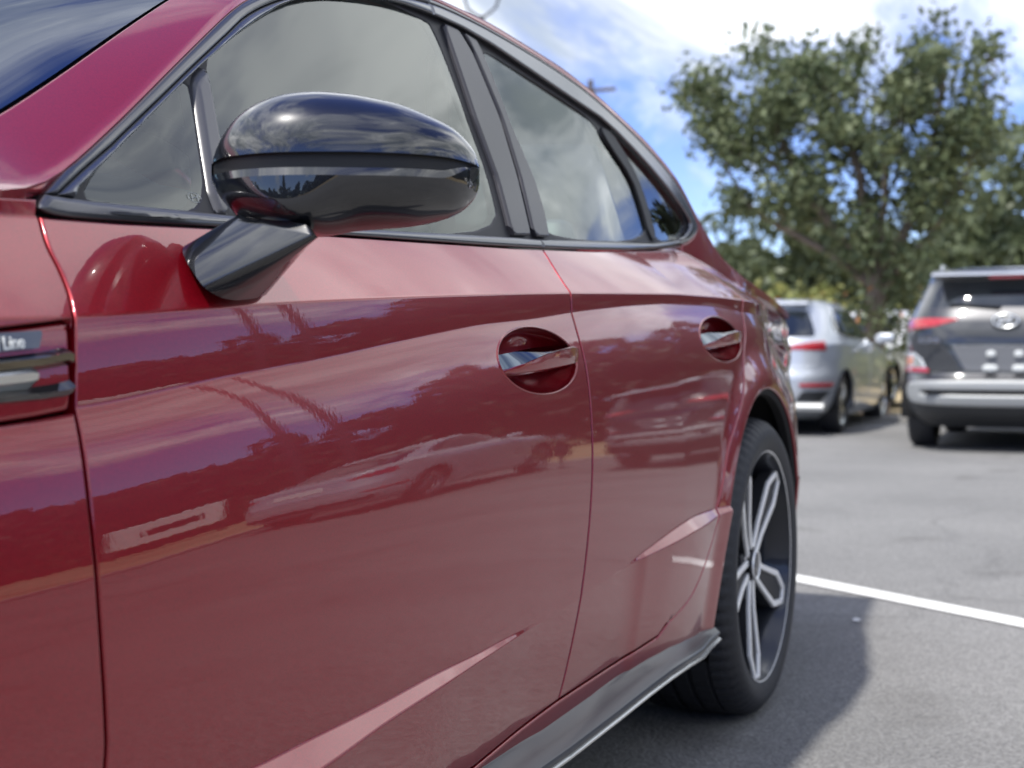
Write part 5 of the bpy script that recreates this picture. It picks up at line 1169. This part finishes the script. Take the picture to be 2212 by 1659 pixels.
LIMBS = [[(0.01, 1.65), (0.04, 1.89), (0.35, 2.33), (0.87, 2.97), (1.3, 3.8), (1.49, 4.56)], [(0.01, 1.89), (0.14, 2.82), (0.26, 3.57), (0.57, 4.39), (0.82, 4.96)], [(0.01, 1.89), (-0.4, 2.5), (-0.69, 3.23), (-0.8, 4.2), (-0.89, 4.87)], [(-0.02, 1.65), (-0.43, 2.13), (-0.99, 2.92), (-1.33, 3.7)], [(0.07, 1.77), (0.62, 2.25), (1.36, 2.64), (1.8, 2.99), (2.05, 3.63)], [(0.03, 1.96), (-0.1, 2.7), (-0.16, 3.56), (-0.27, 4.47)], [(-0.69, 3.23), (-1.21, 3.94), (-1.56, 4.65)], [(0.87, 2.97), (1.55, 3.62), (2.12, 4.08), (2.5, 4.41)]]
mb = MB(); mb.tube([(0, 0, 0), (.02, .0, .6), (-.01, .01, 1.1), (.0, .0, 1.62), (0, .02, 1.95)], [.20, .155, .135, .13, .12], 12)
knots = []
for k, l in enumerate(LIMBS):
    dx = rnd.uniform(-.35, .35); pts = []; rad = []
    r0 = (.085, .08, .08, .06, .06, .065, .035, .035)[k]
    for i, (u, z) in enumerate(smooth_line(l, 2)):
        f = i/(len(smooth_line(l, 2))-1); pts.append((dx*f+rnd.gauss(0, .012), u+rnd.gauss(0, .012), z)); rad.append(r0*(1-.72*f)); knots.append((pts[-1], rad[-1]))
    mb.tube(pts, rad, 8)
env = sd_poly(ENV, 1); cl = []; tries = 0
ph = rng.uniform(0, 6.28, 9)
while len(cl) < 350:
    u, z = rng.uniform(-1.9, 2.75), rng.uniform(1.5, 5.4); d = float(env(np.array([u]), np.array([z]))[0])
    if d > -.07+.12*math.sin(u*9+z*5+ph[4]): continue
    g = math.sin(u*4.1+ph[0])*math.sin(z*4.6+ph[1])+.7*math.sin(u*7.3+z*3.1+ph[2])+.5*math.sin(z*9.1-u*4.0+ph[3])
    if g < .04: continue
    if z < 2.0 and rng.uniform() < .55: continue
    half = min(1.7, 1.1*math.sqrt(max(-d, .02))+.25); cl.append((rng.uniform(-half, half), u, z, rng.uniform(.10, .20)))
for x, u, z, s in cl[::3]:
    kp, kr = min(knots, key=lambda q_: (q_[0][0]-x)**2+(q_[0][1]-u)**2+(q_[0][2]-z)**2+(.8 if q_[0][2] > z else 0))
    m_ = Vector(kp).lerp(Vector((x, u, z)), .5)+Vector((rnd.gauss(0, .05), rnd.gauss(0, .05), -.05)); mb.tube([kp, m_, (x, u, z)], [min(kr*.6, .02), .012, .005], 5)
mb.build('trunk', M['bark'], TREE)
C = np.concatenate([np.array([x, u, z])+rng.normal(size=(int(rng.integers(36, 66)), 3))*[s, s, s*.9] for x, u, z, s in cl])
low = rng.normal(size=(700, 3))*[.40, .42, .26]+[0, -.12, 1.30]
C = np.concatenate([C, low]); V, F = leaves(C, .061, rng)
mi = (rng.uniform(size=len(F)) < -1).astype(int); mi[-700:] = (rng.uniform(size=700) < .035)
put('crown', leaf_mesh('crown', V, F, [M['leaf'], M['leaf_red']], mi), TREE)

def clump(cx, cy, cz, rx, ry, rz, n):
    d = rng.normal(size=(n, 3)); d /= np.linalg.norm(d, axis=1)[:, None]; rr_ = rng.uniform(.72, 1.06, n)[:, None]
    return np.array([cx, cy, cz])+d*rr_*[rx, ry, rz]
C = []
def wood_row(x0, y0, x1, y1, n, h0, h1, depth):
    for k in range(n):
        t = (k+rng.uniform(-.4, .4))/n; x = x0+(x1-x0)*t+rng.normal()*depth; y = y0+(y1-y0)*t+rng.normal()*depth; h = (h0+(h1-h0)*t)*rng.uniform(.78, 1.12)
        w = rng.uniform(1.9, 3.2); C.append(clump(x, y, h*.40, w*1.1, w*1.1, h*.42, 420)); C.append(clump(x, y, h*.30, w*1.2, w*1.2, h*.32, 260))
        for _ in range(4): C.append(clump(x+rng.normal()*w*.6, y+rng.normal()*w*.6, h*rng.uniform(.5, .88), w*rng.uniform(.35, .6), w*rng.uniform(.35, .6), h*rng.uniform(.10, .16), 150))
def wood(name, rows, mat, size=.42, k=1):
    C.clear()
    for _ in range(k):
        for r in rows: wood_row(*r)
    V, F = leaves(np.concatenate(C), size, rng); tag(put(name, leaf_mesh(name, V, F, [mat])), kind='stuff')
wood('woodland', [(62, 42, 58, 12, 14, 6.5, 6.0, 2.0), (58, 12, 60, -8, 13, 6.2, 11.5, 1.8), (0, 60, 62, 42, 20, 6.5, 6.5, 2.5), (-55, 30, 0, 60, 20, 7, 7, 2.5)], M['wood_far'], .25, 2)
wood('conifer_woodland', [(60, -8, 50, -24, 15, 11.0, 12.5, 2.0), (50, -24, 34, -36, 18, 9.4, 7.2, 1.6), (34, -36, 5, -42, 24, 7.0, 6.8, 1.6), (5, -42, -40, -40, 16, 6.5, 7.5, 2.5), (-40, -40, -55, 30, 22, 6.5, 6.5, 2.5)], M['wood_dark'])
C = []
for k in range(60):
    x = rng.uniform(21, 27); y = rng.uniform(-6, 14); h = rng.uniform(.5, 1.15)
    if abs(y-3.0) < 1.2 and x > 21.5: continue
    C.append(clump(x, y, h*.5, .75, .75, h*.6, 260))
for k in range(30):
    x = rng.uniform(30, 46); y = rng.uniform(-6, 20); h = rng.uniform(1.6, 2.8); C.append(clump(x, y, h*.5, 1.5, 1.5, h*.6, 260))
C = np.concatenate(C); V, F = leaves(C, .13, rng)
mi = (rng.uniform(size=len(F)) < .005).astype(int)
tag(put('shrubbery', leaf_mesh('shrubbery', V, F, [M['shrub'], M['leaf_red']], mi)), kind='stuff')

# ============================================================ poles and a site hut
M['galv'] = plain('galvanised_steel', (.30, .31, .32), .5, metal=.6)
M['dark_pole'] = plain('dark_painted_steel', (.035, .03, .03), .5)
M['pole_wood'] = plain('weathered_pole', (.10, .08, .065), .9, noise=.3, scale=8)
lp = thing('street_lamp', 'lamp pole with two upcurved arms showing above the roof of the red car', 'street lamp', (27.3, 11.75, 0))
mb = MB(); mb.tube([(0, 0, 0), (0, 0, 4), (0, 0, 7.95)], [.11, .09, .06], 10); mb.build('pole', M['dark_pole'], lp)
for s in (1, -1):
    mb = MB(); mb.tube([(0, 0, 7.9), (-.02*s, .16*s, 8.0), (-.06*s, .30*s, 8.12), (-.08*s, .36*s, 8.32), (-.07*s, .34*s, 8.55)], .028, 6); arm = mb.build('arm', M['dark_pole'], lp)
    mb = MB(); mb.loft([ring((-.07*s, .34*s, 8.5+d), (.10*k, 0, 0), (0, .10*k, 0), 2) for d, k in ((0, .4), (.06, 1), (.22, 1), (.27, .5))]); mb.build('lamp_head', M['galv'], arm)
up_ = thing('utility_pole', 'distant wooden utility pole whose top just clears the roofline', 'pole', (56, 19.9, 0))
mb = MB(); mb.tube([(0, 0, 0), (0, 0, 12.3)], [.17, .12], 8); mb.build('mast', M['pole_wood'], up_)
mb = MB(); mb.box((0, 0, 11.85), (.12, 2.2, .13)); mb.build('crossarm', M['pole_wood'], up_)
mb = MB(); mb.loft([ring((.22, .1, 11.5+d), (.22*k, 0, 0), (0, .22*k, 0), 2) for d, k in ((-.35, .8), (-.3, 1), (.35, 1), (.4, .7))]); mb.build('transformer', M['galv'], up_)
for (x, y), lb in (((17.9, -11.2), 'tall dark pole mirrored at the left of the pair in the red front door'), ((18.6, -10.8), 'tall dark pole mirrored at the right of the pair in the red front door')):
    q = thing('mast_pole', lb, 'pole', (x, y, 0), group='poles mirrored in the red front door')
    mb = MB(); mb.tube([(0, 0, 0), (0, 0, 6), (0, 0, 11)], [.10, .09, .07], 12); mb.build('mast', M['dark_pole'], q)
    mb = MB(); mb.box((0, 0, .10), (.5, .5, .2), bev=.02); mb.build('foot_plate', M['concrete'], q)
hut = thing('site_trailer', 'white box trailer at the edge of the woods, mirrored in the red front door', 'trailer', (28.4, -22.1, 0), R(-37))
mb = MB(); mb.box((0, 0, 1.5), (1.6, 2.5, 1.6), bev=.05); mb.build('box', M['white_paint'], hut, smooth=False)
mb = MB(); mb.box((-.805, 0, 1.5), (.03, 1.4, .45), bev=.01); mb.build('window', M['car_glass'], hut)
for y in (-.9, .9): small_wheel(.34, .2, M['galv'], 5, hut, (0, y*1.4, .34), y < 0)
